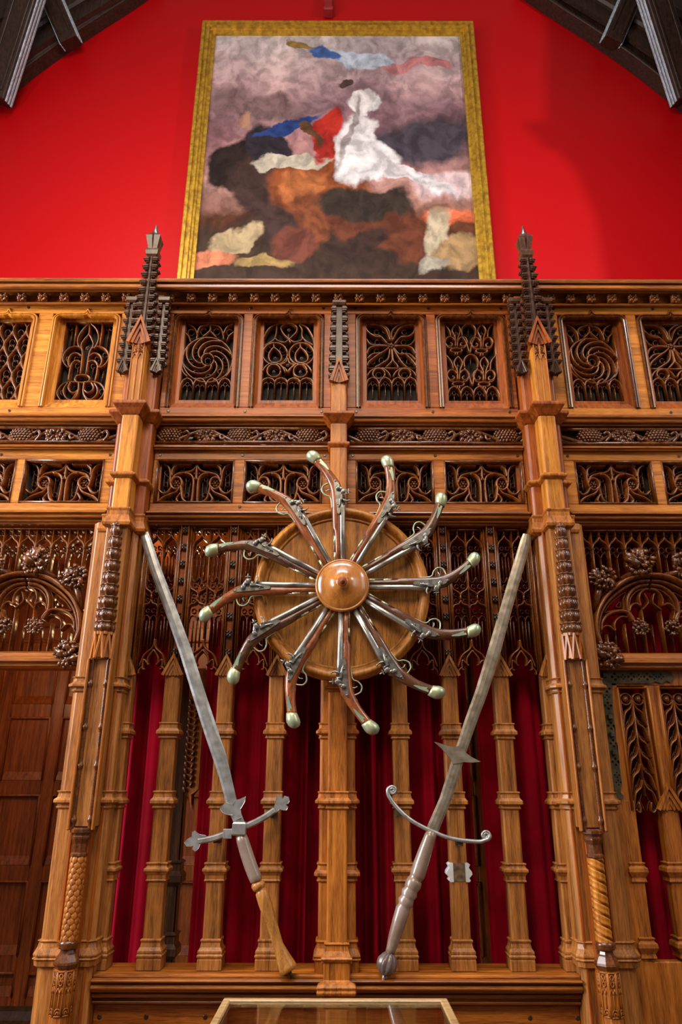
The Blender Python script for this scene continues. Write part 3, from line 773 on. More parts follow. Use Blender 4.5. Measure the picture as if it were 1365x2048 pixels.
def tracery_panel(X0, X1, kind, label):
    t = thing('pierced_carving', label, 'carved panel', ((X0+X1)/2, .06, UZ0), 'pierced panels in the upper row')
    s_ = .058                                                  # moulded surround
    xa, xb, za, zb = X0+s_, X1-s_, ZC(802,.05), ZC(646,.05)
    # outer moulding: up one side, round the top, down the other, with a small point at the middle
    r = .035; c = (X0+X1)/2
    path = [(X0+.012, UZ0),(X0+.012, UZ1-r-.012)] + arc(X0+.012+r, UZ1-.012-r, r, 180, 90, 6) + [(c-.02, UZ1-.012),(c-.008, UZ1-.007),(c, UZ1+.010),(c+.008, UZ1-.007),(c+.02, UZ1-.012)] + arc(X1-.012-r, UZ1-.012-r, r, 90, 0, 6) + [(X1-.012, UZ0)]
    m = MB()
    m.rib(path, .012, .014, .026, smooth=False, prof=((-1,0),(-1,.6),(-.7,1),(-.2,.9),(-.1,.5),(.1,.5),(.25,.85),(.7,.8),(1,.4),(1,0)))
    obj('moulding', m, CARV if kind != 'big lily' and kind != 'net' else GOLDV, t)
    m = MB()                                                   # sloping reveal, sill and flat inner frame
    ya, yb = .006, .045
    vs = [(X0+.02,ya,UZ0),(X1-.02,ya,UZ0),(X1-.02,ya,UZ1-.02),(X0+.02,ya,UZ1-.02),(xa-.018,yb,za-.016),(xb+.018,yb,za-.016),(xb+.018,yb,zb+.02),(xa-.018,yb,zb+.02),
          (xa,yb,za),(xb,yb,za),(xb,yb,zb),(xa,yb,zb),(xa,.09,za),(xb,.09,za),(xb,.09,zb),(xa,.09,zb)]
    fs = []
    for k in (0,4,8):
        for i in range(4):
            j = (i+1) % 4; fs.append((k+i, k+j, k+4+j, k+4+i))
    m.add(vs, fs)
    obj('reveal', m, REDV if kind not in ('big lily','net') else GOLDV, t)
    H, L, R = design(kind)
    W, Hh = xb-xa, zb-za
    mp_ = lambda c: [(xa+u*W, za+v*Hh) for u, v in c if -.03 <= u <= 1.03 and -.03 <= v <= 1.03]
    m = MB()
    for c_ in H: m.rib(mp_(c_), .085, .0068, .037)
    for a, b in (((0,0),(0,1)),((0,1),(1,1)),((1,0),(1,1))): m.rib(mp_([a,b]), .085, .006, .036)
    obj('tracery', m, TRAC, t)
    m = MB()
    for c_ in L: m.rib(mp_(c_), .088, .0028, .022)
    if L: obj('fine_tracery', m, CARV, t)
    if R:
        for u, v, r_ in R:
            x, z = xa+u*W, za+v*Hh; m = MB()
            for i in range(5): m.ball((x+r_*W*.6*math.cos(i*1.257), .058, z+r_*W*.6*math.sin(i*1.257)), r_*W*.42, 7, 5)
            m.ball((x, .052, z), r_*W*.4, 7, 5)
            obj('flower', m, CARV, t)
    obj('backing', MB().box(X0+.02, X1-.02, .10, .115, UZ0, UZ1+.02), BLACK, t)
kinds = [('net','pierced oak panel of wavy net tracery at the far left of the upper row'),('big lily','pierced oak panel with one large fleur-de-lis in the upper row'),
         ('swirl','pierced oak panel with a whirling wheel, right of the left carved pillar'),('mouchette','pierced oak panel of rounded tear-drop loops, left of the middle post'),
         ('flower','pierced oak panel with a radiating leaf star, right of the middle post'),('lilies','pierced oak panel with four small fleurs-de-lis in the upper row'),
         ('swirl','pierced oak panel with a whirling wheel, right of the right carved pillar'),('flower','pierced oak panel with a radiating leaf star at the far right edge')]
for (n, a, b), (k, l) in zip(UP, kinds): tracery_panel(a, b, k, l)

# ---- lower scroll panels
def scroll_panel(X0, X1, label):
    t = thing('scroll_carving', label, 'carved panel', ((X0+X1)/2, .06, LZ0), 'scroll panels in the lower row')
    m = MB()
    for p in ([(X0,LZ0),(X0,LZ1)],[(X1,LZ0),(X1,LZ1)],[(X0,LZ1-.006),(X1,LZ1-.006)],[(X0,LZ0+.006),(X1,LZ0+.006)]):
        m.rib(p, .03, .008, .036)
    obj('bead_frame', m, CARV, t)
    c = (X0+X1)/2; hw = (X1-X0)/2-.006; hh = LZ1-LZ0-.012
    H = [[(110,380),(150,402),(170,445),(174,500),(186,548),(222,568),(256,548),(264,520),(250,490),(222,480),(192,492),(178,520)],
         [(372,384),(352,420),(318,438),(262,448),(215,462),(184,498)],
         [(350,668),(354,600),(355,520),(345,480),(318,456),(280,450)],
         [(182,395),(215,383),(300,384),(330,384)],[(182,470),(185,420),(215,388)],
         [(258,545),(266,590),(280,640),(320,668)],
         [(190,552),(160,590),(125,600),(92,575)],[(250,560),(225,590),(180,608),(130,630),(85,672)],
         [(250,665),(235,640),(262,600)],[(372,384),(372,470),(360,500)]]
    L = [[(112,430),(135,455),(160,470)],[(118,440),(118,545)],[(148,470),(150,555)],[(200,440),(260,415),(315,420)],[(290,470),(288,600)],[(325,500),(318,640)],[(120,640),(180,645),(215,640)],[(100,600),(95,640)],[(300,610),(330,600)],[(130,590),(128,560)]]
    m, m2, m3 = MB(), MB(), MB()
    for sg in (-1, 1):
        q = lambda x, y: (c + sg*hw*(x-372)/285., LZ0 + .006 + hh*(680-y)/305.)
        for cv in H: m.rib([q(*p) for p in spl(cv, 6)], .075, .0085, .052)
        for cv in L: m2.rib([q(*p) for p in spl(cv, 5)], .085, .0032, .03)
        for x_, y_, r_ in ((222,525,36),(132,432,17),(132,520,15),(300,480,15),(300,600,17),(180,640,16),(250,400,16)):
            if r_ < 30: m2.rib([q(*p) for p in circ(x_, y_, r_, 12)], .085, .0028, .03, closed=True)
        x, z = q(222, 523); m3 = MB()
        for i in range(6): m3.ball((x+.014*math.cos(i*PI/3), .045, z+.014*math.sin(i*PI/3)), (.0075,.009,.0075), 7, 5)
        m3.ball((x,.038,z), .007, 7, 5)
        m3.lathe_y(x, z, [(.026,.062),(.026,.052),(.0,.05)], 14); obj('flower', m3, CARV, t)
    m3 = MB()
    for dx, dz in ((0,.016),(0,-.016),(.014,0),(-.014,0)): m3.ball((c+dx,.05,LZ0+hh*.80+dz), (.009,.01,.009), 7, 5, None, .4, 2)
    obj('scroll_tracery', m, TRAC, t); obj('fine_tracery', m2, CARV, t); obj('star_flower', m3, CARV, t)
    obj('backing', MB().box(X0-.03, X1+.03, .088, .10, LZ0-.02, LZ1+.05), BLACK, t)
sl = ['paired scroll panel at the far left edge, cut by the photo','paired scroll panel between the left edge and the left pillar','paired scroll panel right of the left carved pillar','paired scroll panel behind the two upper left pistols',
      'paired scroll panel behind the pistol right of the middle post','paired scroll panel just left of the right carved pillar','paired scroll panel right of the right carved pillar','paired scroll panel at the far right edge, cut by the photo']
for (n, a, b), l in zip(LOWP, sl): scroll_panel(a, b, l)

# ================================================================== PILLARS
def crocket_spire(m, cx, cy, z0, z1, hw0, hw1, n, cs, sides=((-1,-1),(1,-1),(1,1),(-1,1))):
    """tapering spire with stubby moulded crockets up its edges"""
    m.rings([[(cx-hw0,cy-hw0,z0),(cx+hw0,cy-hw0,z0),(cx+hw0,cy+hw0,z0),(cx-hw0,cy+hw0,z0)],[(cx-hw1,cy-hw1,z1),(cx+hw1,cy-hw1,z1),(cx+hw1,cy+hw1,z1),(cx-hw1,cy+hw1,z1)]])
    for k in range(n):
        f = (k+.5)/n; z = z0+(z1-z0)*f; h = hw0+(hw1-hw0)*f; e = cs*(1-.25*f); dz = (z1-z0)/n
        for sx_, sy_ in sides:
            x, y = cx+sx_*h, cy+sy_*h
            # a little turned-over bud: two stacked slabs and a lip
            for o, za, zb in ((e*.45, -.36, -.22),(e*.75, -.24, .20),(e*.92, -.10, .02),(e*.5, .20, .30)):
                m.box(min(x, x+sx_*o)-e*.25, max(x, x+sx_*o)+e*.05, min(y, y+sy_*o)-e*.1, max(y, y+sy_*o)+e*.1, z+za*dz, z+zb*dz) if sx_ < 0 else m.box(min(x, x+sx_*o)-e*.05, max(x, x+sx_*o)+e*.25, min(y, y+sy_*o)-e*.1, max(y, y+sy_*o)+e*.1, z+za*dz, z+zb*dz)
def gable(m, cx, y, z, w, h, d=.02, tk=.012):
    """pointed gablet of three nested bars standing on a face"""
    for k, (q, dd) in enumerate(((1,1),(.68,.7),(.38,.45))):
        m.rib([(cx-w*q, z),(cx, z+h*q),(cx+w*q, z)], y, tk*.62, d*dd, smooth=False, prof=((-1,0),(-1,1),(1,1),(1,0)))
    m.plate([(cx-w,z),(cx+w,z),(cx,z+h)], y-.006, y)

def pillar(X, side, label):
    inw = 1 if side == 'left' else -1                # towards the centre bay
    t = thing('carved_pillar', label, 'pillar', (X, 0, 0), 'carved pillars either side of the centre bay')
    XB = X - inw*.03
    zc1, zc2, zc3 = ZC(824,-.1), ZC(962,-.1), ZC(1033,-.1)
    # body
    m = MB()
    m.sqlathe(XB, -.01, .110, .085, [(0,0),(0,zc3-.03)], ch=.022)
    obj('lower_body', m, MULL, t, bevel=.003)
    m = MB()
    for dx in (-.062, .058): m.tube([(X+dx*1.0, -.097, .1),(X+dx, -.097, zc3-.06)], .006, 6, smooth=False)
    obj('bead_line', m, REDV, t)
    m = MB()
    m.sqlathe(X, -.01, .092, .07, [(0,zc3-.03),(0,zc1-.02)], ch=.012); m.sqlathe(X, -.01, .088, .065, [(0,zc1-.02),(0,ZC(590,-.08))], ch=.01)
    obj('wing_shaft', m, REDV, t, bevel=.003)
    m = MB(); m.sqlathe(X, -.105, .042, .06, [(0,zc3-.02),(0,zc1)], ch=.006); m.sqlathe(X, -.10, .038, .055, [(0,zc1),(0,ZC(690,-.16))], ch=.005)
    obj('front_shaft', m, GOLDV, t, bevel=.003)
    m = MB(); m.sqlathe(X, -.105, .050, .062, [(0,ZC(1655,-.17)),(0,zc3-.02)], ch=.004)
    obj('buttress', m, MULL, t, bevel=.003)
    m = MB(); m.sqlathe(X, -.105, .032, .045, [(0,0),(0,ZC(1655,-.17))]); obj('buttress_back', m, REDV, t, bevel=.003)
    obj('back_board', MB().box(X-.13, X+.13, .03, .06, zc3-.02, ZC(613)), REDV, t)
    # capitals
    capA = [(-.004,-.055),(.004,-.05),(.012,-.04),(.024,-.024),(.036,-.012),(.040,-.008),(.040,.006),(.034,.012),(.0,.018)]
    capB = [(0,-.014),(.014,-.006),(.018,-.002),(.018,.008),(.010,.012),(0,.022)]
    capC = [(0,-.085),(.022,-.075),(.026,-.06),(.020,-.05),(.010,-.02),(.010,.0),(.014,.010),(.014,.016),(0,.022)]
    for nm, zc, cp in (('capital', zc1, capA), ('string_band', zc2, capB), ('base_capital', zc3, capC)):
        m = MB()
        m.sqlathe(X, -.105, .043, .062, [(o, zc+d) for o, d in cp]); m.sqlathe(X, -.01, .093, .072, [(o*.9, zc+d-.004) for o, d in cp])
        obj(nm, m, OAKV if cp is not capA else REDV, t, bevel=.002)
    # blind panel, gable and crocketed spire
    zp0, zp1, zg = ZC(812,-.16), ZC(688,-.16), ZC(645,-.16)
    m = MB()
    for dx in (-.030, -.0, .030): m.rib([(X+dx, zp0+.02),(X+dx, zp1+.0)], -.152, .0045, .012, smooth=False)
    m.rib([(X-.03,zp0+.02),(X+.03,zp0+.02)], -.152, .0045, .012)
    for dx in (-.015,.015): m.rib(spl([(X+dx-.013,zp1-.09),(X+dx-.008,zp1-.07),(X+dx,zp1-.06),(X+dx+.008,zp1-.07),(X+dx+.013,zp1-.09)],4), -.152, .003, .012)
    for k in range(2):
        for sg in (-1,1): m.rib([(X-sg*.026, zp1-.055+k*.0),(X+sg*.026, zp1-.005)], -.152, .003, .010)
    for i in range(4): m.rib(circ(X+.016*math.cos(i*PI/2+PI/4), zp1-.03+.014*math.sin(i*PI/2+PI/4), .008, 10), -.152, .002, .010, closed=True)
    obj('blind_tracery', m, OAKV, t)
    m = MB(); gable(m, X, -.152, zp1, .055, zg-zp1+.02, .03, .014)
    m.sqlathe(X, -.10, .040, .055, [(0,zp1-.01),(0,zp1+.06)])
    obj('gable', m, REDV, t)
    m = MB()
    ztip = ZC(447, -.12)
    crocket_spire(m, X, -.10, zp1+.03, ztip-.23, .020, .011, 11, .034)
    m.rings([[(X-.007,-.136,zp1+.09),(X+.007,-.136,zp1+.09),(X+.007,-.11,zp1+.09),(X-.007,-.11,zp1+.09)],[(X-.006,-.124,ztip-.23),(X+.006,-.124,ztip-.23),(X+.006,-.10,ztip-.23),(X-.006,-.10,ztip-.23)]])
    obj('spire', m, CROCK, t, bevel=.002)
    m = MB()                                        # finial: collar, four flared buds, tip
    m.sqlathe(X, -.10, .020, .020, [(0,ztip-.24),(.012,ztip-.225),(.016,ztip-.20),(.016,ztip-.19),(0,ztip-.185)])
    for a in range(4):
        an = a*PI/2+PI/4
        bx, by = X+.018*math.cos(an), -.10+.018*math.sin(an)
        m.rings([[(bx-.012,by-.012,ztip-.185),(bx+.012,by-.012,ztip-.185),(bx+.012,by+.012,ztip-.185),(bx-.012,by+.012,ztip-.185)],
                 [(bx-.018+.014*math.cos(an),by-.018+.014*math.sin(an),ztip-.10),(bx+.018+.014*math.cos(an),by-.018+.014*math.sin(an),ztip-.10),(bx+.018+.014*math.cos(an),by+.018+.014*math.sin(an),ztip-.10),(bx-.018+.014*math.cos(an),by+.018+.014*math.sin(an),ztip-.10)],
                 [(bx-.008,by-.008,ztip-.07),(bx+.008,by-.008,ztip-.07),(bx+.008,by+.008,ztip-.07),(bx-.008,by+.008,ztip-.07)]])
    m.lathe(X, -.10, [(.016,ztip-.12),(.02,ztip-.06),(.010,ztip-.03),(.006,ztip),(0.001,ztip+.004)], 10)
    obj('finial', m, CROCK, t, bevel=.002)
    for sg in (-1, 1):                               # the two lower flanking spires
        x = X + sg*.088
        m = MB()
        z0_, z1_ = ZC(738,-.09), ZC(604,-.09)
        m.sqlathe(x, -.075, .020, .020, [(0, z0_-.02),(0, z0_+.03)])
        crocket_spire(m, x, -.075, z0_+.02, z1_, .012, .009, 8, .026)
        m.sqlathe(x, -.075, .020, .020, [(0,z1_-.01),(.01,z1_),(.012,z1_+.02),(0,z1_+.03)])
        gable(m, x, -.096, z0_-.03, .026, .075, .024, .012)
        # side faces of the gable
        for s2 in (-1,1):
            m.add([(x+s2*.021,-.10,z0_-.03),(x+s2*.021,-.05,z0_-.03),(x+s2*.024,-.075,z0_+.05)], [(0,1,2)])
        obj('side_spire', m, CROCK, t, bevel=.002)
    # ornament of stacked bell buds on the lower buttress
    za, zb_ = ZC(1050,-.18), ZC(1268,-.19)
    m = MB(); nb = 9
    for k in range(nb):
        f0, f1 = k/nb, (k+1)/nb
        z1_, z0_ = za+(zb_-za)*f0, za+(zb_-za)*f1
        r = .027+.018*(k/(nb-1)); h = z1_-z0_
        m.lathe(X, -.172, [(r*.62,z0_),(r*.66,z0_+h*.06),(r*.95,z0_+h*.30),(r*1.0,z0_+h*.5),(r*.86,z0_+h*.72),(r*.80,z0_+h*.78),(r*1.02,z0_+h*.86),(r*1.02,z0_+h*.93),(r*.6,z0_+h*.98)], 32, lobes=8, la=.12, phase=PI/8)
    m.lathe(X, -.172, [(.02,za-.01),(.024,za),(.016,za+.014),(.007,za+.02),(.006,za+.035),(.001,za+.037)], 14)
    obj('bud_stack', m, CARV, t)
    m = MB()                                        # gablets below the buds
    zt = zb_; h = ZC(1272,-.19)-ZC(1322,-.19)
    for a in range(-2, 3):
        an = -PI/2 + a*PI/4
        c_, s_ = math.cos(an), math.sin(an)
        R_ = .040; tx, ty = -s_, c_
        for sg in (-1, 1):
            m.tube([(X+R_*c_, -.165+R_*s_, zt+.005),(X+R_*c_*1.08+tx*sg*.017, -.165+R_*s_*1.08+ty*sg*.017, zt-h)], .006, 4, smooth=False)
        m.add([(X+R_*c_*.9, -.165+R_*s_*.9, zt),(X+R_*c_*.9+tx*.016,-.165+R_*s_*.9+ty*.016,zt-h*.95),(X+R_*c_*.9-tx*.016,-.165+R_*s_*.9-ty*.016,zt-h*.95)], [(0,1,2)])
    m.lathe(X, -.165, [(.022,zt-h),(.036,zt-h*.9),(.036,zt-.01),(.044,zt-.004),(.044,zt+.008),(.03,zt+.012)], 8, smooth=False, phase=PI/8)
    obj('gablet_ring', m, OAKV, t)
    # channel rods
    z0_, z1_ = ZC(1662,-.18), ZC(1318,-.18)
    for sg in (-1, 1):
        pts, rad = [], []
        n = 80
        for i in range(n+1):
            z = z0_+(z1_-z0_)*i/n
            r = .0075
            for b in (.06,.36,.58,.84):
                if abs(i/n-b) < .012: r = .0125
            pts.append((X+sg*.034, -.170, z)); rad.append(r)
        obj('beaded_rod', MB().tube(pts, rad, 10), CARV, t)
    m = MB()
    for sg in (-1,1): m.box(X+sg*.050-.005, X+sg*.050+.005, -.186, -.16, z0_, z1_)
    obj('channel_edge', m, OAKV, t, bevel=.003)
    # colonnette
    cz0, cz1 = ZC(1885,-.18), ZC(1716,-.18)
    cy = -.155; R_ = .031
    m = MB()
    zt, zm = ZC(1660,-.18), cz1
    m.lathe(X, cy, [(R_*.9,zm),(R_*1.12,zm+.004),(R_*1.12,zm+.012),(R_*.92,zm+.018),(R_*.95,zm+.05),(R_*1.25,zm+.068),(R_*1.3,zm+.075),(R_*1.15,zm+.082),(R_*1.35,zm+.094),(R_*1.35,zm+.104),(R_*1.2,zm+.11),(R_*1.5,zt-.012),(R_*1.5,zt),(R_*1.1,zt+.004)], 8, smooth=False, phase=PI/8)
    obj('colonnette_capital', m, CARV, t)
    m = MB()
    if side == 'right':                              # barley twist
        n, seg = 150, 40; rs = []
        for i in range(n+1):
            f = i/n; z = cz0+(cz1-cz0)*f; row = []
            for k in range(seg):
                th = 2*PI*k/seg
                ph = (th + f*2*PI*3.8)*2 
                d = math.cos(ph); g = max(0, d-.72)/.28
                r = R_*(1.0+.04*(1-d*d)-.36*g*g)
                row.append((X+r*math.cos(th), cy+r*math.sin(th), z))
            rs.append(row)
        m.rings(rs, smooth=True)
        obj('twisted_colonnette', m, GOLDV, t)
    else:                                            # overlapping leaf scales
        m.lathe(X, cy, [(R_*.86,cz0),(R_*.86,cz1)], 20)
        rows = 15
        for i in range(rows):
            z = cz0+(cz1-cz0)*(i+.5)/rows; hgt = (cz1-cz0)/rows*1.7
            for k in range(7):
                th = 2*PI*(k+.5*(i % 2))/7
                M = Matrix.Rotation(th, 3, 'Z') @ Matrix.Rotation(-.10, 3, 'Y')
                m.ball((X+R_*.88*math.cos(th), cy+R_*.88*math.sin(th), z), (.006, R_*.44, hgt*.5), 8, 6, M)
        obj('leaf_colonnette', m, OAKV, t)
    m = MB()
    zr = cz0
    m.lathe(X, cy, [(R_*.8,zr+.004),(R_*1.2,zr),(R_*1.28,zr-.010),(R_*1.15,zr-.018),(R_*1.22,zr-.024),(R_*.8,zr-.03)], 20)
    zb1, zb0 = ZC(1900,-.18), ZC(1933,-.18)
    m.lathe(X, cy, [(R_*.8,zr-.028),(R_*.95,zr-.04),(R_*1.1,zb0+.035),(R_*1.5,zb0+.012),(R_*1.55,zb0+.004),(R_*1.3,zb0-.008),(R_*1.15,zb0-.014)], 8, smooth=False, phase=PI/8)
    obj('colonnette_base', m, CARV, t)
    m = MB()
    zq = zb0-.014
    m.lathe(X, cy, [(R_*1.28,0.02),(R_*1.28,zq)], 8, smooth=False, phase=PI/8)
    obj('octagonal_plinth', m, OAKV, t)
    m = MB()                                         # blind tracery on the plinth faces
    ap = R_*1.28*math.cos(PI/8); hwf = R_*1.28*math.sin(PI/8)
    hgt = zq-ZC(2035,-.18)
    for a in (-2,-1,0,1,2):
        an = -PI/2+a*PI/4; c_, s_ = math.cos(an), math.sin(an); tx, ty = -s_, c_
        def wp(u, v): return (X+c_*(ap+.002)+tx*u*hwf, cy+s_*(ap+.002)+ty*u*hwf, zq-v*hgt)
        cur = [[(-.9,.03),(-.9,.98)],[(.9,.03),(.9,.98)],[(-.9,.03),(.9,.03)],[(0,.42),(0,.85)],[(-.9,.98),(.9,.98)],
               [(0.5*math.cos(k*PI/5),.2+.13*math.sin(k*PI/5)) for k in range(11)],[(-.85,.5),(-.45,.38),(0,.5)],[(.85,.5),(.45,.38),(0,.5)],
               [(-.85,.95),(-.55,.85),(0,.82),(.55,.85),(.85,.95)],[(-.5,.95),(0,.88),(.5,.95)],[(-.6,.1),(.6,.3)],[(.6,.1),(-.6,.3)]]
        for cu in cur: m.tube([wp(*p) for p in spl(cu, 3)], .0026, 5)
    obj('plinth_tracery', m, OAKV, t)
    # collars round the lower body
    for k, (ya, yb) in enumerate(((1354,1384),(1582,1617),(1880,1922))):
        z1_, z0_ = ZC(ya,-.09), ZC(yb,-.09); h = z1_-z0_
        m = MB()
        pr = [(0,-.006),(.006,0),(.008,h*.06),(.004,h*.10),(.004,h*.22),(.018,h*.30),(.018,h*.46),(.006,h*.62),(.004,h*.84),(.008,h*.92),(.010,h*.97),(0,h)] if k < 2 else [(.012,-.02),(.014,0),(.020,h*.08),(.014,h*.16),(.018,h*.22),(.018,h*.30),(.008,h*.6),(.004,h*.85),(.010,h*.93),(0,h)]
        m.sqlathe(XB, -.01, .110, .085, [(o, z0_+d) for o, d in pr], ch=.022)
        obj('collar', m, MULL, t, bevel=.0015)
pillar(PL, 'left', 'tall carved oak pillar with leaf-scaled colonnette, left of the swords')
pillar(PR, 'right', 'tall carved oak pillar with barley-twist colonnette, right of the swords')

# ---- middle post
def middle_post():
    X = SYM
    t = thing('middle_post', 'plain square oak post up the middle behind the pistol wheel', 'post', (X, 0, ZC(2005,-.1)))
    zc1, zc2 = ZC(830,-.07), ZC(890,-.07)
    m = MB(); m.sqlathe(X, -.025, .042, .055, [(0,ZC(1955,-.08)),(0,ZC(760,-.08))], ch=.004)
    obj('shaft', m, OAKV, t, bevel=.003)
    obj('back_board', MB().box(X-.06, X+.06, .032, .06, ZC(1050), ZC(613)), REDV, t)
    m = MB(); m.sqlathe(X, .02, .078, .05, [(0,ZC(1940)),(0,ZC(1050))], ch=.010)
    obj('side_shaft', m, OAKV, t, bevel=.003)
    m = MB()
    m.sqlathe(X, -.025, .042, .055, [(o, zc1+d) for o, d in [(0,-.055),(.010,-.045),(.022,-.03),(.034,-.018),(.038,-.014),(.038,-.004),(.034,.002),(0,.008)]])
    obj('capital', m, REDV, t, bevel=.002)
    m = MB(); m.sqlathe(X, -.025, .042, .055, [(o, zc2+d) for o, d in [(0,-.02),(.006,-.014),(.012,-.006),(.014,0),(.014,.008),(0,.016)]])
    obj('string_band', m, REDV, t, bevel=.002)
    m = MB(); zg = ZC(766,-.08)
    gable(m, X, -.08, zg, .042, ZC(722,-.08)-zg, .03, .014)
    m.sqlathe(X, -.025, .040, .05, [(0,zg),(0,zg+.05)])
    obj('gable', m, REDV, t)
    m = MB(); crocket_spire(m, X, -.05, zg+.05, ZC(612,-.06), .020, .017, 7, .032); m.sqlathe(X,-.05,.03,.03,[(0,ZC(614,-.06)),(.008,ZC(610,-.06)),(.008,ZC(606,-.06)),(0,ZC(604,-.06))])
    obj('spire', m, CROCK, t, bevel=.002)
    for k, (ya, yb) in enumerate(((1368,1385),(1445,1477),(1582,1617),(1725,1763),(1880,1922))):
        z1_, z0_ = ZC(ya,-.03), ZC(yb,-.03); h = z1_-z0_; m = MB()
        pr = [(0,-.004),(.006,0),(.008,h*.06),(.004,h*.10),(.004,h*.22),(.018,h*.30),(.018,h*.46),(.006,h*.62),(.004,h*.84),(.008,h*.92),(.008,h*.97),(0,h)] if k < 4 else [(.010,-.05),(.012,0),(.020,h*.08),(.012,h*.16),(.018,h*.22),(.016,h*.30),(.006,h*.6),(.004,h*.85),(.010,h*.93),(0,h)]
        if k != 0: m.sqlathe(X, .02, .078, .05, [(o, z0_+d) for o, d in pr], ch=.010)
        if k in (0,2,4): m.sqlathe(X, -.025, .042, .055, [(o*1.0, z0_+d) for o, d in pr])
        obj('collar', m, OAKV, t, bevel=.0015)
    m = MB(); z = ZC(1940,-.09)
    zl = [(ZC(1957,-.1))]
    m.sqlathe(X, -.035, .058, .07, [(.0,ZC(2006,-.1)),(.006,ZC(2003,-.1)),(0,ZC(1995,-.1)),(.016,ZC(1990,-.1)),(.020,ZC(1984,-.1)),(.016,ZC(1979,-.1)),(.020,ZC(1974,-.1)),(.014,ZC(1968,-.1)),(-.006,ZC(1962,-.1)),(-.006,ZC(1926,-.1)),(0,ZC(1924,-.1)),(.006,ZC(1918,-.1)),(0,ZC(1914,-.1))])
    obj('foot', m, OAKV, t, bevel=.002)
middle_post()

# ---- mullions
MX = [('first', -.775), ('second', -.529), ('third', -.294), ('fourth', .269), ('fifth', .503), ('sixth', .742)]
JX = [-.985, .955]
mlab = {'first':'slim oak mullion crossed by the left sword blade, next to the left pillar','second':'slim oak mullion behind the left sword guard, second from the left pillar','third':'slim oak mullion behind the left sword grip, third from the left pillar',
        'fourth':'slim oak mullion behind the right sword grip, first right of the middle post','fifth':'slim oak mullion with a pale missing collar, behind the right sword blade','sixth':'slim oak mullion next to the right pillar, clear of the swords'}
def mullion(X, hw, label, strip=True, missing=False, cat='mullion', name='mullion', group='slim mullions under the tracery'):
    t = thing(name, label, cat, (X, .03, ZC(1940)), group)
    hy = .034; cy = .034
    zg = ZC(1352)
    m = MB(); m.sqlathe(X, cy, hw, hy, [(0,ZC(1921)),(0,zg+.01)], ch=.006)
    obj('shaft', m, MULL, t, bevel=.002)
    m = MB(); m.sqlathe(X, cy, hw, hy, [(.014,ZC(1941)),(.014,ZC(1919)),(.012,ZC(1918)),(.016,ZC(1914)),(.017,ZC(1911)),(.012,ZC(1908)),(.014,ZC(1906)),(.014,ZC(1902)),(.006,ZC(1895)),(.003,ZC(1886)),(.006,ZC(1883)),(.007,ZC(1880)),(0,ZC(1878))])
    obj('base', m, MULL, t, bevel=.0015)
    for k, (ya, yb) in enumerate(((1445,1477),(1582,1617),(1725,1763))):
        z1_, z0_ = ZC(ya), ZC(yb); h = z1_-z0_; m = MB()
        if missing and k == 2:
            m.box(X-hw*.72, X+hw*.72, -.002, .06, z0_+.002, z1_-.002)
            obj('bare_patch', m, plain('bare_wood', (.20,.12,.06), .8, c2=(.07,.04,.02), scale=40), t, label='bare rough patch where the front of the collar is missing')
            m = MB()
            for sg in (-1,1):
                pts = [(hw*.72,0),(hw+.004,0),(hw+.010,h*.08),(hw+.004,h*.2),(hw+.018,h*.4),(hw+.016,h*.55),(hw+.004,h*.75),(hw+.010,h*.92),(hw+.002,h),(hw*.72,h)]
                m.plate([(X+sg*a, z0_+b) for a, b in pts], -.012, .06)
            obj('collar', m, WHITE, t, bevel=.002, label='pale broken ends of the collar')
            continue
        if k == 2: pr = [(0,-.003),(.006,0),(.008,h*.04),(.004,h*.09),(.004,h*.30),(.012,h*.48),(.016,h*.52),(.016,h*.66),(.008,h*.74),(.006,h*.86),(.010,h*.90),(.010,h*.98),(0,h)]
        else: pr = [(0,-.003),(.006,0),(.008,h*.06),(.004,h*.10),(.004,h*.20),(.016,h*.26),(.016,h*.44),(.006,h*.62),(.004,h*.84),(.008,h*.92),(.008,h*.97),(0,h)]
        m.sqlathe(X, cy, hw, hy, [(o, z0_+d) for o, d in pr])
        obj('collar', m, MULL, t, bevel=.0015)
    m = MB(); gable(m, X, .0, zg, hw+.008, ZC(1313)-zg, .022, .011)
    m.box(X-hw*.5, X+hw*.5, .0, .06, zg, zg+.02)
    obj('gable', m, MULL, t)
    if not strip:
        m = MB()
        for dx in (-.018, .0, .018): m.rib([(X+dx, zg+.01),(X+dx, ZC(1050))], .05, .0085, .055)
        m.box(X-.026, X+.026, .02, .06, zg+.01, ZC(1050)); obj('jamb_bead', m, TRAC, t)
    if strip:
        zb_, zt = zg+.01, ZC(1052)
        m = MB()
        m.box(X-.012, X+.012, .018, .06, zb_, zt)
        obj('strip', m, REDV, t)
        m = MB()
        for sg in (-1,1):
            m.rib([(X+sg*.018, zb_),(X+sg*.018, zt)], .05, .005, .055); m.rib([(X+sg*.030, zb_),(X+sg*.030, zt)], .06, .0055, .045)
        obj('bead', m, TRAC, t)
        fr = None
        for i in range(8):
            z = zt-.022 - i*(zt-ZC(1312)-.04)/7
            if fr is None: fr = obj('rosette', rosette_mb(X, .012, z, .0165, 2), DARK, t); fz = z
            else:
                c = fr.copy(); C.objects.link(c); c.location.z = z-fz
for nm, X in MX: mullion(X, .036, mlab[nm], missing=(nm == 'fifth'))
mullion(JX[0], .026, 'half mullion joined to the right flank of the left pillar', strip=False, name='half_mullion', group=None)
mullion(JX[1], .026, 'half mullion joined to the left flank of the right pillar', strip=False, name='half_mullion', group=None)

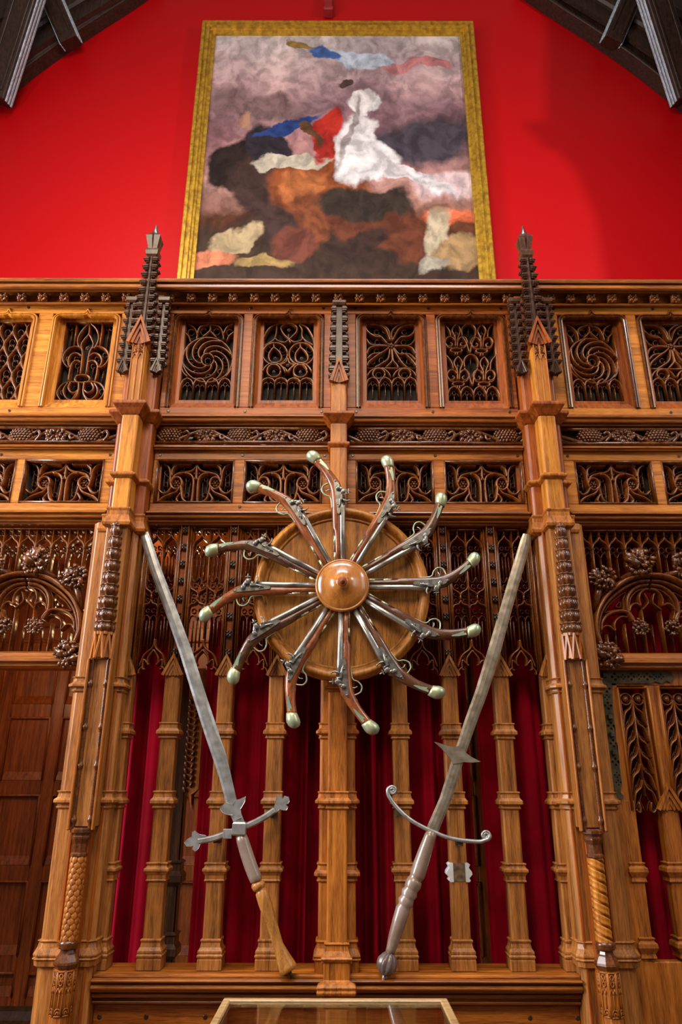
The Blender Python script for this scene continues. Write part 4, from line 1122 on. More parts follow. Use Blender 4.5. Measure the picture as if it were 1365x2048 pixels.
# ---- open tracery lights between the mullions
edges = [JX[0]+.012] + [x for _, x in MX[:3]] + [SYM] + [x for _, x in MX[3:]] + [JX[1]-.012]
def tracery_light(X0, X1, label):
    W = X1-X0; c = (X0+X1)/2
    t = thing('tracery_light', label, 'open tracery', (c, .06, ZC(1345)), 'open tracery between the mullions')
    Y = .068
    zt, za, zs = ZC(1058,.03), ZC(1070,.03), ZC(1092,.03)
    z1, z2, z3, z4 = ZC(1171,.03), ZC(1189,.03), ZC(1200,.03), ZC(1216,.03)
    z5, z6, z7 = ZC(1287,.03), ZC(1325,.03), ZC(1346,.03)
    H, L = [], []
    q = [X0, X0+W/4, c, X0+3*W/4, X1]
    for x in (X0, X1): H.append([(x, z6-.04),(x, zt)])
    H.append([(X0, zt),(X1, zt)]); H.append([(c, zt),(c, z5)])
    for i in (1, 3):
        x = q[i]; a, b = q[i-1], q[i+1]
        H.append([(x, zt),(x, za)])
        for e in (a, b):
            s_ = 1 if e > x else -1; w = W/4
            H.append(spl([(x,za),(x+s_*w*.25,za-.016),(x+s_*w*.8,zs+.020),(e,zs-.01)],5))
            H.append(spl([(e,z1),(x+s_*w*.75,z1-.018),(x+s_*w*.22,z2+.014),(x,z2)],5))
            H.append(spl([(x,z3),(x+s_*w*.25,z3-.016),(x+s_*w*.8,z4+.016),(e,z4)],5))
            L.append([(x+s_*w*.5, zs-.01),(x+s_*w*.5, zs-.012)])
            for zq, sg in ((zs-.018,1),(z4-.024,1),(z1+.012,-1)):
                L.append(circ(x+s_*w*.38, zq+.012*sg, w*.24, 12, w*.26))
                L.append(spl([(e-s_*w*.12, zq-.04*sg),(e-s_*w*.3, zq-.014*sg),(x+s_*w*.3, zq-.012*sg),(x, zq-.035*sg)],4))
            L.append(circ(x+s_*w*.55, (z2+z3)/2+.018, w*.22, 10, w*.22)); L.append(circ(x+s_*w*.55, (z2+z3)/2-.012, w*.2, 10, w*.2))
            L.append(circ(x+s_*w*.5, za+.022, w*.2, 10, w*.26))
        H.append([(x, z2),(x, z3)])
        L.append([(x, z1+.01),(x, zs-.03)]); L.append([(x, z4-.04),(x, z6+.05)])
        for s_ in (-1,1):
            L.append([(x+s_*W*.105, z1+.03),(x+s_*W*.105, zs-.05)]); L.append([(x+s_*W*.105, (z5+z6)/2+.03),(x+s_*W*.105, z4-.06)])
    for s_, e in ((-1,X0),(1,X1)):
        H.append(spl([(c,z5+.02),(c+s_*W*.05,z5-.02),(c+s_*W*.30,(z5+z6)/2-.01),(e-s_*.010,z6-.02)],6))
        H.append(spl([(c,z5-.03),(c+s_*W*.16,(z5+z6)/2-.02),(c+s_*W*.17,(z5+z6)/2-.05),(c+s_*W*.12,(z5+z6)/2-.055)],5))
        H.append(spl([(c+s_*W*.17,(z5+z6)/2-.05),(c+s_*W*.30,z6+.012),(c+s_*W*.32,z6-.028),(c+s_*W*.25,z6-.032)],5))
        H.append(spl([(c+s_*W*.32,z6-.02),(c+s_*W*.42,z6-.035),(c+s_*W*.44,z7-.005)],5))
    m = MB()
    for h in H: m.rib(h, Y, .0058, .04)
    obj('tracery', m, TRAC, t)
    m = MB()
    for l in L: m.rib(l, Y, .0026, .025)
    obj('fine_tracery', m, CARV, t)
tl = ['open tracery behind the left sword tip, beside the left pillar','open tracery of the second gap, behind the upper left pistols\' butts','open tracery of the third gap, behind the left edge of the wheel','open tracery just left of the middle post, mostly hidden by the wheel',
      'open tracery just right of the middle post, mostly hidden by the wheel','open tracery behind the right edge of the wheel','open tracery behind the two right-hand pistol butts','open tracery behind the right sword tip, beside the right pillar']
for i in range(8):
    a, b = edges[i], edges[i+1]
    pa = .038 if i not in (0, 4) else (.018 if i == 0 else .082)
    pb = .038 if i not in (3, 7) else (.018 if i == 7 else .082)
    tracery_light(a+pa, b-pb, tl[i])

# ---- sill and dado
XL, XR = PL+.081, PR-.081
t = thing('screen_sill', 'stepped oak sill under the mullions, spanning between the two pillars', 'sill', ((XL+XR)/2, 0, ZC(2009,-.1)))
m = MB(); m.mould(XL, XR, [(.13,ZC(1926,.13)),(-.065,ZC(1950,-.065)),(-.068,ZC(1957,-.068)),(-.06,ZC(1960,-.06)),(.13,ZC(1960,0))])
obj('sill_board', m, OAKH, t, bevel=.003)
m = MB(); m.mould(XL, XR, [(.1,ZC(1959,0)),(-.075,ZC(1958,-.075)),(-.092,ZC(1962,-.092)),(-.092,ZC(1966,-.092)),(-.07,ZC(1969,-.07)),(-.086,ZC(1973,-.086)),(-.09,ZC(1979,-.09)),(-.075,ZC(1985,-.075)),(-.05,ZC(1987,-.05)),(-.062,ZC(1990,-.062)),(-.055,ZC(1996,-.055)),(-.035,ZC(1998,-.035)),(-.035,ZC(2002,-.035)),(-.045,ZC(2004,-.045)),(-.04,ZC(2009,-.04)),(0,ZC(2010,0)),(.1,ZC(2010,0))])
obj('sill_moulding', m, RAIL, t, bevel=.0025)
t = thing('oak_dado', 'plain framed oak dado below the sill, behind the display case', 'panelling', ((XL+XR)/2, 0, 0))
m = MB(); m.box(XL, XR, -.005, .05, .58, ZC(2009,0)); m.box(XL, XR, -.005, .05, 0, .1)
for x in (XL+.05, -.5, SYM, .48, XR-.05): m.box(x-.05, x+.05, -.004, .05, .1, .58)
obj('rail_and_stiles', m, OAKH, t, bevel=.003)
obj('sunk_panel', MB().box(XL, XR, .02, .04, .1, .6), OAKV, t)
for x in (px(200,2032)[0], px(293,2036)[0], px(411,2034)[0], px(1060,2036)[0], px(1155,2034)[0]): obj('peg', MB().lathe_y(x, ZC(2034), [(.009,.0),(.009,-.007),(.006,-.008)], 10), DARK, t)

# ---- curtains
def curtain(X0, X1, z0, z1, Y, folds, amp, label, seed, group='dark red velvet curtains behind the screen', name='velvet_curtain'):
    rnd = random.Random(seed); n = int(folds*14); rows = 26
    ph = [rnd.uniform(-.5,.5) for _ in range(8)]
    gr = []
    for j in range(rows+1):
        v = j/rows; row = []
        for i in range(n+1):
            u = i/n
            w = u*folds*2*PI
            d = math.sin(w+ph[0]+.5*math.sin(w*.37+ph[1])) + .45*math.sin(w*1.7+ph[2]+.4*v) + .2*math.sin(w*3.1+ph[3])
            d *= 1.55*amp*(.7+.3*v)
            x = X0+(X1-X0)*u + .010*math.sin(w*.5+ph[4]) + .012*math.sin(v*3+ph[5])*math.sin(u*PI)
            row.append((x, Y+d, z1+(z0-z1)*v))
        gr.append(row)
    m = MB(); vs = [p for r in gr for p in r]; fs = []
    for j in range(rows):
        for i in range(n):
            fs.append((j*(n+1)+i, j*(n+1)+i+1, (j+1)*(n+1)+i+1, (j+1)*(n+1)+i))
    m.add(vs, fs, True)
    o = solo(name, m, VELVET, label, 'curtain', group)
    so = o.modifiers.new('cloth', 'SOLIDIFY'); so.thickness = .003
    return o
curtain(-1.10, -.80, .0, 2.62, .24, 2.6, .028, 'red velvet curtain in the gap beside the left pillar', 1)
curtain(-.665, -.16, .0, 2.40, .22, 4.6, .030, 'red velvet curtain behind the lower half of the left sword', 2)
curtain(-.17, .30, .0, 2.96, .25, 4.2, .032, 'red velvet curtain behind the middle post', 3)
curtain(.31, .60, .0, 2.90, .22, 2.6, .030, 'red velvet curtain behind the right sword grip', 4)
curtain(.66, 1.06, .0, 2.96, .23, 3.0, .030, 'red velvet curtain in the gap beside the right pillar', 5)
curtain(1.16, 2.2, .0, 2.96, .26, 7, .035, 'red velvet curtain seen through the right door tracery', 6)

# carved post and brattice inside, behind the second gap
t = thing('inner_screen_post', 'dark carved oak post with leaf trail inside the lobby, behind the left sword', 'post', (-.79, .62, 0))
Yp = .62
xa = px(349,1500,Yp)[0]; xb = px(402,1500,Yp)[0]
m = MB(); m.box(xa-.03, xa+.07, Yp, Yp+.08, 0, zz(1330,Yp)); obj('post_shaft', m, DARK, t, bevel=.006)
m = MB(); m.plate([(xa+.06, zz(1340,Yp)),(xb+.0, zz(1340,Yp)),(xb, zz(1578,Yp)),(xb-.03, zz(1590,Yp)),(xa+.11, zz(1612,Yp)),(xa+.07, zz(1560,Yp))], Yp-.02, Yp+.04)
obj('carved_bracket', m, OAKV, t, bevel=.004)
m = MB()
for i in range(15):
    z = zz(1400+i*12.5, Yp)
    for sg in (-1,1): m.ball((xb-.05+sg*.016, Yp-.024, z+sg*.012), (.009,.008,.017), 7, 5, Matrix.Rotation(sg*.5,3,'Y'))
obj('leaf_trail', m, CARV, t)
m = MB()
for y, o_ in ((1725,.02),(1870,.02)):
    z = zz(y, Yp); m.sqlathe(xa+.02, Yp+.04, .05, .04, [(0,z-.11),(.02,z-.09),(.02,z-.06),(.008,z-.04),(.008,z-.01),(.016,z),(0,z+.01)])
obj('post_ring', m, DARK, t, bevel=.002)

# lamp inside the lobby
X, Z = px(318, 1235, .7)
t = thing('wall_lamp', 'glowing narrow lamp inside the lobby, seen through the tracery by the left sword', 'lamp', (X, .7, Z-.09))
m = MB().lathe(X, .7, [(.004,Z-.10),(.014,Z-.06),(.020,Z),(.015,Z+.06),(.002,Z+.10)], 14); obj('bulb', m, GLOW, t)
m = MB().lathe(X, .7, [(.03,Z-.16),(.034,Z-.15),(.016,Z-.13),(.014,Z-.09)], 14); m.tube([(X,.7,Z-.15),(X,1.0,Z-.2),(X,1.49,Z-.2)], .008, 8); obj('wall_mount', m, BRASS, t)

# ================================================================== SIDE DOOR BAYS
def door_bay(side):
    s_ = 1 if side == 'right' else -1
    def mx(x): return x if side == 'right' else mir(x)          # measured on the right-hand bay
    XI = 1.172                                                     # inner edge beside the pillar
    AC = 1.497; AW = .325                                          # arch centre and half width
    zt = ZC(1058,.03); zs = ZC(1290,.0); zap = ZC(1153,.0); zr1 = ZC(1303,.0); zr0 = ZC(1337,-.02)
    t = thing('door_head', ('dark carved arched tracery head above the open left doorway' if side == 'left' else 'dark carved arched tracery head above the closed right door'), 'door head', (mx(AC), .05, zr0), 'arched tracery heads over the doors')
    H, L = [], []
    XO = 2.15
    pit = .0815; n = 12
    H.append([(XI, ZC(1345)),(XI, zt)]); H.append([(XI, zt),(XO, zt)])
    za, zq = ZC(1072,.03), ZC(1094,.03)
    def archz(x):
        k = abs(x-AC)/AW
        return zs-.02 + (zap-zs+.02)*math.sqrt(max(0, 1-min(k,1)**2.3)) if k < 1 else zs
    for i in range(n):
        a, b = XI+i*pit, XI+(i+1)*pit; c = (a+b)/2
        if b > XO: break
        H.append([(b, zt),(b, archz(b) if abs(b-AC) < AW else zr1)])
        H.append([(c, zt),(c, za)])
        for e in (a, b):
            g = 1 if e > c else -1; w = pit/2
            H.append(spl([(c,za),(c+g*w*.22,za-.016),(c+g*w*.8,zq+.02),(e,zq-.01)],5))
            L.append(circ(c+g*w*.42, zq-.006, w*.30, 12, w*.34))
            L.append(spl([(e-g*w*.1,zq-.06),(e-g*w*.25,zq-.028),(c+g*w*.3,zq-.026),(c,zq-.05)],4))
            L.append(circ(c+g*w*.5, za+.024, w*.26, 10, w*.34))
        L.append([(c, zq-.05),(c, archz(c) if abs(c-AC) < AW else zr1)])
    m = MB()
    for h in H: m.rib([(mx(x), z) for x, z in h], .075, .0066, .042)
    obj('upper_tracery', m, TRAC, t)
    m = MB()
    for l in L: m.rib([(mx(x), z) for x, z in l], .075, .0028, .025)
    obj('fine_tracery', m, CARV, t)
    # the arch itself: three nested orders
    m = MB()
    def archpath(k, dz=0): 
        out = []
        for i in range(41):
            th = PI*i/40
            cx_, sn = math.cos(th), math.sin(th)
            out.append((mx(AC + AW*k*math.copysign(abs(cx_)**.87, cx_)), zs-.02+dz + (zap-zs+.02-AW*(1-k)*1.0)*abs(sn)**.87))
        return out
    def tr(*pts):                                              # traced on the right-hand head, kept as offsets from its axis
        out = []
        for zx, zy in pts:
            X_, Z_ = px(1120+zx/5.571, 1030+zy/5.571, .02); out.append((min(X_-AX, .0), Z_))
        return out
    AX = px(1120+950/5.571, 1030+720/5.571, .02)[0]
    def both(mm, pts, Y, w, d, n=6):
        P_ = spl(tr(*pts), n)
        for g in (-1, 1): mm.rib([(mx(AC - g*p[0]), p[1]) for p in P_], Y, w, d)
    both(m, [(390,1450),(345,1340),(340,1200),(375,1060),(452,930),(565,822),(700,738),(835,698),(945,690)], .05, .014, .095)
    both(m, [(415,1430),(385,1330),(385,1220),(418,1090),(490,975),(600,870),(725,793),(835,752),(945,745)], .05, .010, .065)
    obj('arch', m, TRAC, t)
    m = MB(); cz = ZC(1205,.03)
    both(m, [(780,1185),(735,1110),(712,1030),(715,940),(755,860),(835,800),(945,780)], .06, .011, .06)
    both(m, [(800,1165),(762,1090),(745,1030),(750,950),(785,885),(850,835),(945,815)], .06, .006, .045)
    both(m, [(425,1290),(432,1205),(480,1130),(560,1085),(650,1070),(720,1090),(770,1140),(790,1180)], .06, .010, .06)
    both(m, [(430,1320),(440,1265),(485,1232),(535,1243),(588,1285),(580,1220),(610,1160),(670,1128),(725,1140)], .06, .0065, .045, 5)
    both(m, [(745,1075),(762,1015),(812,985),(868,1005),(852,945),(862,880),(905,835),(955,825)], .06, .0075, .05, 5)
    both(m, [(892,1050),(935,1010),(962,965),(935,900),(915,870)], .06, .0055, .04)
    both(m, [(462,1085),(545,970),(640,895),(705,862),(680,940),(682,1055),(590,1060),(470,1085)], .06, .005, .04)
    both(m, [(600,1010),(650,960),(655,1020),(600,1015)], .06, .0035, .03)
    for g in (-1,1):
        obj('leaf_cusp', MB().foliage(mx(AC+g*.075), .02, cz-.125, .040, 3+int(g), 6, .8), CARV, t)
    obj('cusped_loops', m, TRAC, t)
    # bars below
    m = MB(); m3 = MB()
    for k in range(-4, 4):
        x = AC + (k)*.0905 + .045
        if abs(x-AC) > AW*.93: continue
        top = cz-.02 if abs(x-AC) < .08 else (cz-.10 if abs(x-AC) < .2 else cz-.15)
        m.rib([(mx(x), zr1),(mx(x), top)], .068, .0075, .04)
    for k in range(-7, 8):
        x = AC + k*.0452
        if abs(x-AC) < AW*.9: m3.rib([(mx(x), zr1),(mx(x), cz-.10 if abs(x-AC)<.2 else cz-.16)], .068, .0028, .022)
        
    obj('light_bar', m, TRAC, t); obj('fine_bar', m3, CARV, t)
    # crockets, each a leaf on its own curling stalk
    for x, z, r, stem, rad in ((AC-.245, ZC(1160), .062, [(AC-.29,-.01,ZC(1222)),(AC-.275,-.03,ZC(1195)),(AC-.25,-.03,ZC(1165))], [.012,.016,.02]),
                    (AC-.055, ZC(1128), .066, [(AC-.14,-.01,ZC(1158)),(AC-.09,-.03,ZC(1148)),(AC-.055,-.035,ZC(1132))], [.012,.016,.02]),
                    (AC+.17, ZC(1132), .066, [(AC+.07,-.01,ZC(1150)),(AC+.13,-.03,ZC(1147)),(AC+.17,-.035,ZC(1134))], [.012,.016,.02]),
                    (AC-.265, ZC(1312), .064, [(AC-.325,-.01,ZC(1285)),(AC-.30,-.03,ZC(1300)),(AC-.26,-.035,ZC(1312))], [.014,.018,.02])):
        m2 = MB(); m2.foliage(mx(x), -.02, z, r, int(x*77), 7, .7)
        m2.tube([(mx(a), b, c) for a, b, c in stem], rad, 8)
        obj('leaf_crocket', m2, CARV, t)
    # transom
    m = MB()
    xa, xb = sorted((mx(XI+.02), mx(2.2)))
    m.mould(xa, xb, [(.08,zr1+.004),(.02,zr1),(-.01,ZC(1307,-.01)),(-.014,ZC(1314,-.014)),(-.03,ZC(1317,-.03)),(-.032,ZC(1324,-.032)),(-.012,ZC(1327,-.012)),(-.016,ZC(1333,-.016)),(0,zr0),(.08,zr0)])
    obj('transom', m, RAIL, t, bevel=.002)
    m = MB()                                               # plain post joining the pillar
    xa, xb = sorted((mx(XI-.03), mx(XI+.022))); m.box(xa, xb, .01, .08, 0.0 if side == 'left' else zr0, ZC(1050)); obj('jamb', m, OAKV, t, bevel=.004)
door_bay('left'); door_bay('right')

# ---- the right-hand door
d = bpy.data.objects.new('door_1', None); C.objects.link(d); d.location = (1.45, .06, 0); BASE[d.name] = Vector((1.45, .06, 0)); d['kind'] = 'structure'
DY = .035
def dq(x, y): return px(x, y, DY)
xh = dq(1216, 1600)[0]
dx0 = 1.155; 
gx = [dq(1240,1500)[0], dq(1305,1500)[0], dq(1322,1500)[0], dq(1385,1500)[0]]
gx = [dq(1242,1389)[0], 0]; gp_ = dq(1324,1389)[0]-gx[0]; gw = dq(1290,1389)[0]-gx[0]
print('door', gx, gp_, gw)
ztop = ZC(1338,DY); zg1 = ZC(1376,DY); zg0 = ZC(1618,DY); zsil = ZC(1922,DY)
m = MB(); m.box(dx0, gx[0]-.012, DY, DY+.05, 0, ztop); m.box(dx0, 2.1, DY, DY+.05, zg1+.012, ztop); m.box(gx[0]-.02, 2.1, DY, DY+.05, 0, zsil)
obj('stile', m, OAKV, d, bevel=.004)
m = MB()
for k in range(3):
    xa = gx[0] + k*gp_; xb = xa+gw; c = (xa+xb)/2
    # frame bead
    m.rib([(xa-.014, zg0),(xa-.014, zg1+.004),(xb+.014, zg1+.004),(xb+.014, zg0)], DY+.03, .009, .045)
obj('bead_frame', m, OAKV, d)
m = MB(); m2 = MB()
for k in range(3):
    xa = gx[0] + k*gp_; xb = xa+gw; c = (xa+xb)/2; w = (xb-xa)/2
    zn = zg1-.10; nb = 6; step = (zn-zg0-.02)/(nb-.2)
    m.rib([(c, zn+.05),(c, zg0+.055)], DY+.045, .0065, .04)
    for sg in (-1,1):
        m.rib(arc(c+sg*w*.52, zg1-.045, w*.46, 0, 360, 18), DY+.045, .006, .035)
        m.rib([(c+sg*w, zg0),(c+sg*w, zg1)], DY+.045, .006, .04)
        for i in range(nb):
            z = zn+.05 - i*step
            m.rib(spl([(c, z),(c+sg*w*.25, z-.035),(c+sg*w*.72, z-.06),(c+sg*w, z-.12)],6), DY+.045, .006, .038)
            m2.rib(spl([(c+sg*w*.10, z-.13),(c+sg*w*.4, z-.09),(c+sg*w*.85, z-.125)],4), DY+.045, .0026, .02)
            m2.rib(spl([(c+sg*w*.15, z-.06),(c+sg*w*.45, z-.1),(c+sg*w*.9, z-.15)],4), DY+.045, .0026, .02)
        m.rib(spl([(c+sg*w*.8, zg0+.0),(c+sg*w*.55, zg0-.012),(c+sg*w*.42, zg0-.0),(c+sg*w*.5, zg0+.03)],5), DY+.045, .005, .03)
        m2.ball((c+sg*w*.52, DY+.02, zg1-.045), .017, 8, 5, None, .7, 3)
obj('branch_tracery', m, TRAC, d); obj('fine_tracery', m2, CARV, d)
for k in range(1, 3):
    m = MB(); m2 = MB(); X = gx[0]+k*gp_-(gp_-gw)/2
    m.sqlathe(X, DY+.03, .040, .03, [(0,zsil),(0,zg1+.02)], ch=.006)
    for y0, y1 in ((1722,1762),(1872,1915)):
        z1_, z0_ = ZC(y0,DY), ZC(y1,DY); h = z1_-z0_
        m.sqlathe(X, DY+.03, .040, .03, [(0,z0_-.004),(.008,z0_),(.004,z0_+h*.2),(.016,z0_+h*.5),(.014,z0_+h*.7),(.004,z0_+h*.8),(.009,z0_+h*.95),(0,z0_+h)])
    gable(m2, X, DY, ZC(1618,DY), .055, .10, .022, .012)
    obj('muntin', m, OAKV, d, bevel=.0015); obj('gable', m2, OAKV, d)
m = MB()
m.sqlathe(gx[0]-.026, DY+.03, .026, .032, [(0,zsil),(0,ZC(1600,DY))], ch=.004)
for y0, y1 in ((1722,1762),(1872,1915)):
    z1_, z0_ = ZC(y0,DY), ZC(y1,DY); h = z1_-z0_
    m.sqlathe(gx[0]-.026, DY+.03, .026, .032, [(0,z0_-.004),(.008,z0_),(.004,z0_+h*.2),(.016,z0_+h*.5),(.014,z0_+h*.7),(.004,z0_+h*.8),(.009,z0_+h*.95),(0,z0_+h)])
obj('muntin', m, OAKV, d, bevel=.0015)
# wrought hinge plate
def arm(p):
    return [px(x, y, DY-.004) for x, y in p]
outer = arm([(1196,1341),(1330,1341),(1340,1345),(1349,1354),(1341,1366),(1334,1362),(1322,1367),(1311,1363),(1300,1367),(1224,1367),(1226,1420),(1232,1480),(1239,1530),(1243,1560),(1241,1585),(1248,1592),(1238,1604),(1226,1592),(1229,1582),(1222,1555),(1214,1530),(1207,1470),(1202,1400),(1200,1370)])
holes = []
def quat(x, y, r=2.6, e=5.5):
    X, Z = px(x, y, DY-.004); k = .0024
    for a in range(4):
        an = a*PI/2
        holes.append([(X+k*e*math.cos(an)+k*r*math.cos(q*PI/4), Z+k*e*math.sin(an)+k*r*math.sin(q*PI/4)) for q in range(8)])
for x in (1230, 1262, 1294): quat(x, 1354)
for x in (1246, 1278, 1308, 1322): quat(x, 1354, 1.5, 4)
for x, y in ((1213,1378),(1216,1412),(1222,1452),(1227,1487),(1231,1524)): quat(x, y)
for x, y in ((1214,1395),(1234,1550),(1237,1565)): quat(x, y, 1.4, 4)
m = MB().plate(outer, DY-.010, DY, holes)
obj('hinge_plate', m, IRON, d, label='black pierced iron hinge plate')
for x, y in ((1209,1351),(1220,1434),(1224,1469),(1228,1505)):
    X, Z = px(x, y, DY-.01); obj('hinge_bolt', MB().sqlathe(X, DY-.015, .010, .012, [(0,Z-.010),(0,Z+.010)]), IRON, d, bevel=.002)
m = MB(); m.box(1.30, 2.1, DY-.004, DY, .1, zsil-.28); obj('door_panel', m, OAKV, d, bevel=.006)

# ---- open left doorway: lobby bench and skirting beyond are part of the wall; low plinth
struct('baseboard_lobby', MB().mould(-2.6, 2.6, [(VY,0),(VY-.09,0),(VY-.09,.34),(VY-.07,.36),(VY-.05,.40),(VY-.03,.42),(VY,.43)]), DARK, .004)

# ================================================================== PISTOL WHEEL
WYF = -.125
WXc, WZc = px(683.5, 1180, WYF-.02); 
WR = (px(860,1180,WYF-.02)[0]-px(507,1180,WYF-.02)[0])/2
hubX, hubZ = px(685, 1170, -.2)
t = thing('pistol_wheel_board', 'large round oak board with moulded rim and domed boss, fixed to the middle post', 'display board', (WXc, -.085, WZc-WR))
m = MB().lathe_y(WXc, WZc, [(WR-.06,-.085),(WR-.05,-.088),(WR-.05,WYF),(.001,WYF)], 72, smooth=False); obj('board', m, WHEELW, t)
m = MB()
rs = []
prof = [(-.062,.04),(-.062,-.004),(-.055,-.010),(-.050,-.004),(-.046,-.008),(-.040,-.022),(-.028,-.032),(-.016,-.032),(-.010,-.022),(-.006,-.016),(-.002,-.012),(.002,-.002),(.0,.03),(-.01,.04)]
seg = 96
for o, y in prof: rs.append([(WXc+(WR+o)*math.cos(2*PI*i/seg), WYF+y, WZc+(WR+o)*1.012*math.sin(2*PI*i/seg)) for i in range(seg)])
rs.append(rs[0]); m.rings(rs, cap=False, smooth=True); obj('rim', m, WHEELW, t)
BR = (px(740,1170,-.21)[0]-px(631,1170,-.21)[0])/2
m = MB().lathe_y(hubX, hubZ, [(BR*.97,WYF),(BR*.99,WYF-.055),(BR,-.196),(BR*.99,-.203),(BR*.955,-.208),(BR*.92,-.207),(BR*.90,-.2055),(BR*.88,-.209),(BR*.7,-.217),(BR*.5,-.227),(BR*.36,-.236),(BR*.28,-.246),(BR*.22,-.256),(BR*.17,-.262),(.001,-.263)], 64)
b = obj('boss', m, BOSSW, t)
m = MB().lathe_y(hubX, hubZ, [(.021,-.258),(.022,-.264),(.018,-.268),(.013,-.265),(.013,-.270),(.009,-.278),(.004,-.282),(.0005,-.283)], 20); obj('button', m, REDV, b)
m = MB()
for a in (60, 180, 300):
    m.box(WXc+.3*math.cos(math.radians(a))-.02, WXc+.3*math.cos(math.radians(a))+.02, -.09, .0, WZc+.3*math.sin(math.radians(a))-.02, WZc+.3*math.sin(math.radians(a))+.02)
obj('wall_mount', m, DARK, t)

# ---- pistols: modelled once pointing along +X from the hub, then turned about it
S = .945
PYc = -.172
def pistol():
    base = Vector((hubX, PYc, hubZ))
    t = thing('flintlock_pistol', '', 'pistol', tuple(base), 'flintlock pistols fanned around the wheel')
    def W(x, y, d=0): return (hubX + x*S, PYc + d, hubZ + y*S)
    m = MB()
    secs = [(.09,.015,.0115,.0135),(.20,.016,.0125,.014),(.27,.017,.0135,.0145),(.285,.0175,.0145,.015),(.30,.0205,.0180,.017),(.36,.0205,.0195,.0175),(.41,.018,.0230,.0185),(.46,.017,.0265,.0195),(.50,.019,.0270,.0195),(.535,.027,.0260,.0195),(.57,.042,.0235,.0195),(.605,.061,.0212,.0190),(.635,.080,.0205,.0190),(.66,.097,.0212,.020),(.685,.114,.0225,.021)]
    rs = []
    for i, (x, y, wl, wd) in enumerate(secs):
        a, b = secs[max(i-1,0)], secs[min(i+1,len(secs)-1)]
        tx, ty = b[0]-a[0], b[1]-a[1]; l = math.hypot(tx, ty); nx, ny = -ty/l, tx/l
        rs.append([W(x+nx*wl*math.cos(2*PI*k/14), y+ny*wl*math.cos(2*PI*k/14), -wd*math.sin(2*PI*k/14)) for k in range(14)])
    m.rings(rs, smooth=True); st = obj('stock', m, STOCKR, t)
    m = MB(); m.tube([W(x, -.004+dy, -.007) for x, dy in ((.08,0),(.30,0),(.40,-.001),(.455,-.002))], [.0108*S,.0118*S,.0132*S,.0142*S], 14); m.tube([W(.455,-.006,-.007),W(.47,-.006,-.007),W(.478,-.006,-.007)], [.0138*S,.0138*S,.006*S], 12)
    obj('barrel', m, BARREL, t)
    m = MB()                                         # brass butt cap
    cp = [(.668,.101,.0232,.0222),(.676,.107,.0255,.0245),(.688,.117,.0290,.0275),(.699,.126,.0295,.0275),(.710,.135,.0245,.023),(.717,.141,.0145,.014),(.7205,.1445,.001,.001)]
    rs = []
    for i, (x, y, wl, wd) in enumerate(cp):
        a, b = cp[max(i-1,0)], cp[min(i+1,len(cp)-1)]
        tx, ty = b[0]-a[0], b[1]-a[1]; l = math.hypot(tx, ty); nx, ny = -ty/l, tx/l
        rs.append([W(x+nx*wl*math.cos(2*PI*k/16), y+ny*wl*math.cos(2*PI*k/16), -wd*math.sin(2*PI*k/16)) for k in range(16)])
    m.rings(rs, smooth=True)
    m.plate([W(x,y)[::2] for x, y in ((.672,.088),(.64,.065),(.615,.052),(.608,.050),(.612,.058),(.632,.075),(.655,.100))], PYc-.0192, PYc-.014)
    obj('butt_cap', m, BRASS, t, label='greenish brass butt cap')
    # lock
    m = MB(); pl = [(.365,.010),(.375,.004),(.40,.000),(.44,-.004),(.475,-.006),(.50,-.002),(.535,.012),(.556,.026),(.545,.030),(.51,.028),(.47,.026),(.43,.022),(.39,.018),(.372,.016)]
    m.plate([W(x,y)[::2] for x, y in pl], PYc-.0225, PYc-.012); lk = obj('lock_plate', m, LOCKM, t, bevel=.0012)
    m = MB()                                         # cock with jaws and flint
    m.tube([W(.505,.010,-.026),W(.498,-.004,-.028),W(.492,-.014,-.028),W(.486,-.024,-.028)], [.0105,.008,.006,.006], 8)
    m.lathe_y(*W(.505,.010)[::2], [(.011,PYc-.022),(.011,PYc-.033),(.006,PYc-.036),(.001,PYc-.036)], 14)
    m.box(W(.470,0)[0], W(.496,0)[0], PYc-.036, PYc-.020, W(0,-.034)[2], W(0,-.030)[2]); m.box(W(.468,0)[0], W(.494,0)[0], PYc-.035, PYc-.021, W(0,-.024)[2], W(0,-.020)[2])
    m.tube([W(.484,-.018,-.028),W(.484,-.046,-.028)], .0032, 8)
    m.lathe_y(*W(.484,-.012)[::2], [(.0115,PYc-.030),(.0115,PYc-.0345),(.009,PYc-.036),(.001,PYc-.036)], 16)
    obj('cock', m, LOCKM, lk)
    m = MB()                                         # frizzen and pan
    m.tube([W(.445,-.006,-.022),W(.438,-.014,-.024),W(.434,-.024,-.024),W(.437,-.034,-.024),W(.444,-.041,-.024)], [.007,.006,.0045,.004,.0025], 8)
    m.tube([W(.47,.0,-.026),W(.44,.002,-.026),W(.415,.006,-.025),W(.402,.009,-.024)], [.007,.006,.004,.003], 8)
    m.box(W(.44,0)[0], W(.466,0)[0], PYc-.034, PYc-.018, W(0,-.006)[2], W(0,.004)[2])
    obj('frizzen', m, LOCKM, lk)
    m = MB()
    for x, y in ((.42,.012),(.545,.024)): m.lathe_y(*W(x,y)[::2], [(.0042,PYc-.022),(.0042,PYc-.0245),(.001,PYc-.026)], 10)
    obj('lock_screw', m, LOCKM, lk)
    m = MB(); m.tube(spl([W(.405,.038,0),W(.44,.041,0),W(.468,.048,0),W(.478,.068,0),(W(.500,.083,0)),W(.525,.080,0),W(.537,.066,0),W(.545,.054,0),W(.57,.064,0),W(.61,.080,0)], 5), .0034, 8, flat=1.8)
    m.tube([W(.505,.040,0),W(.508,.055,0),W(.500,.066,0)], [.003,.0026,.002], 6)
    obj('trigger_guard', m, BRASS, t)
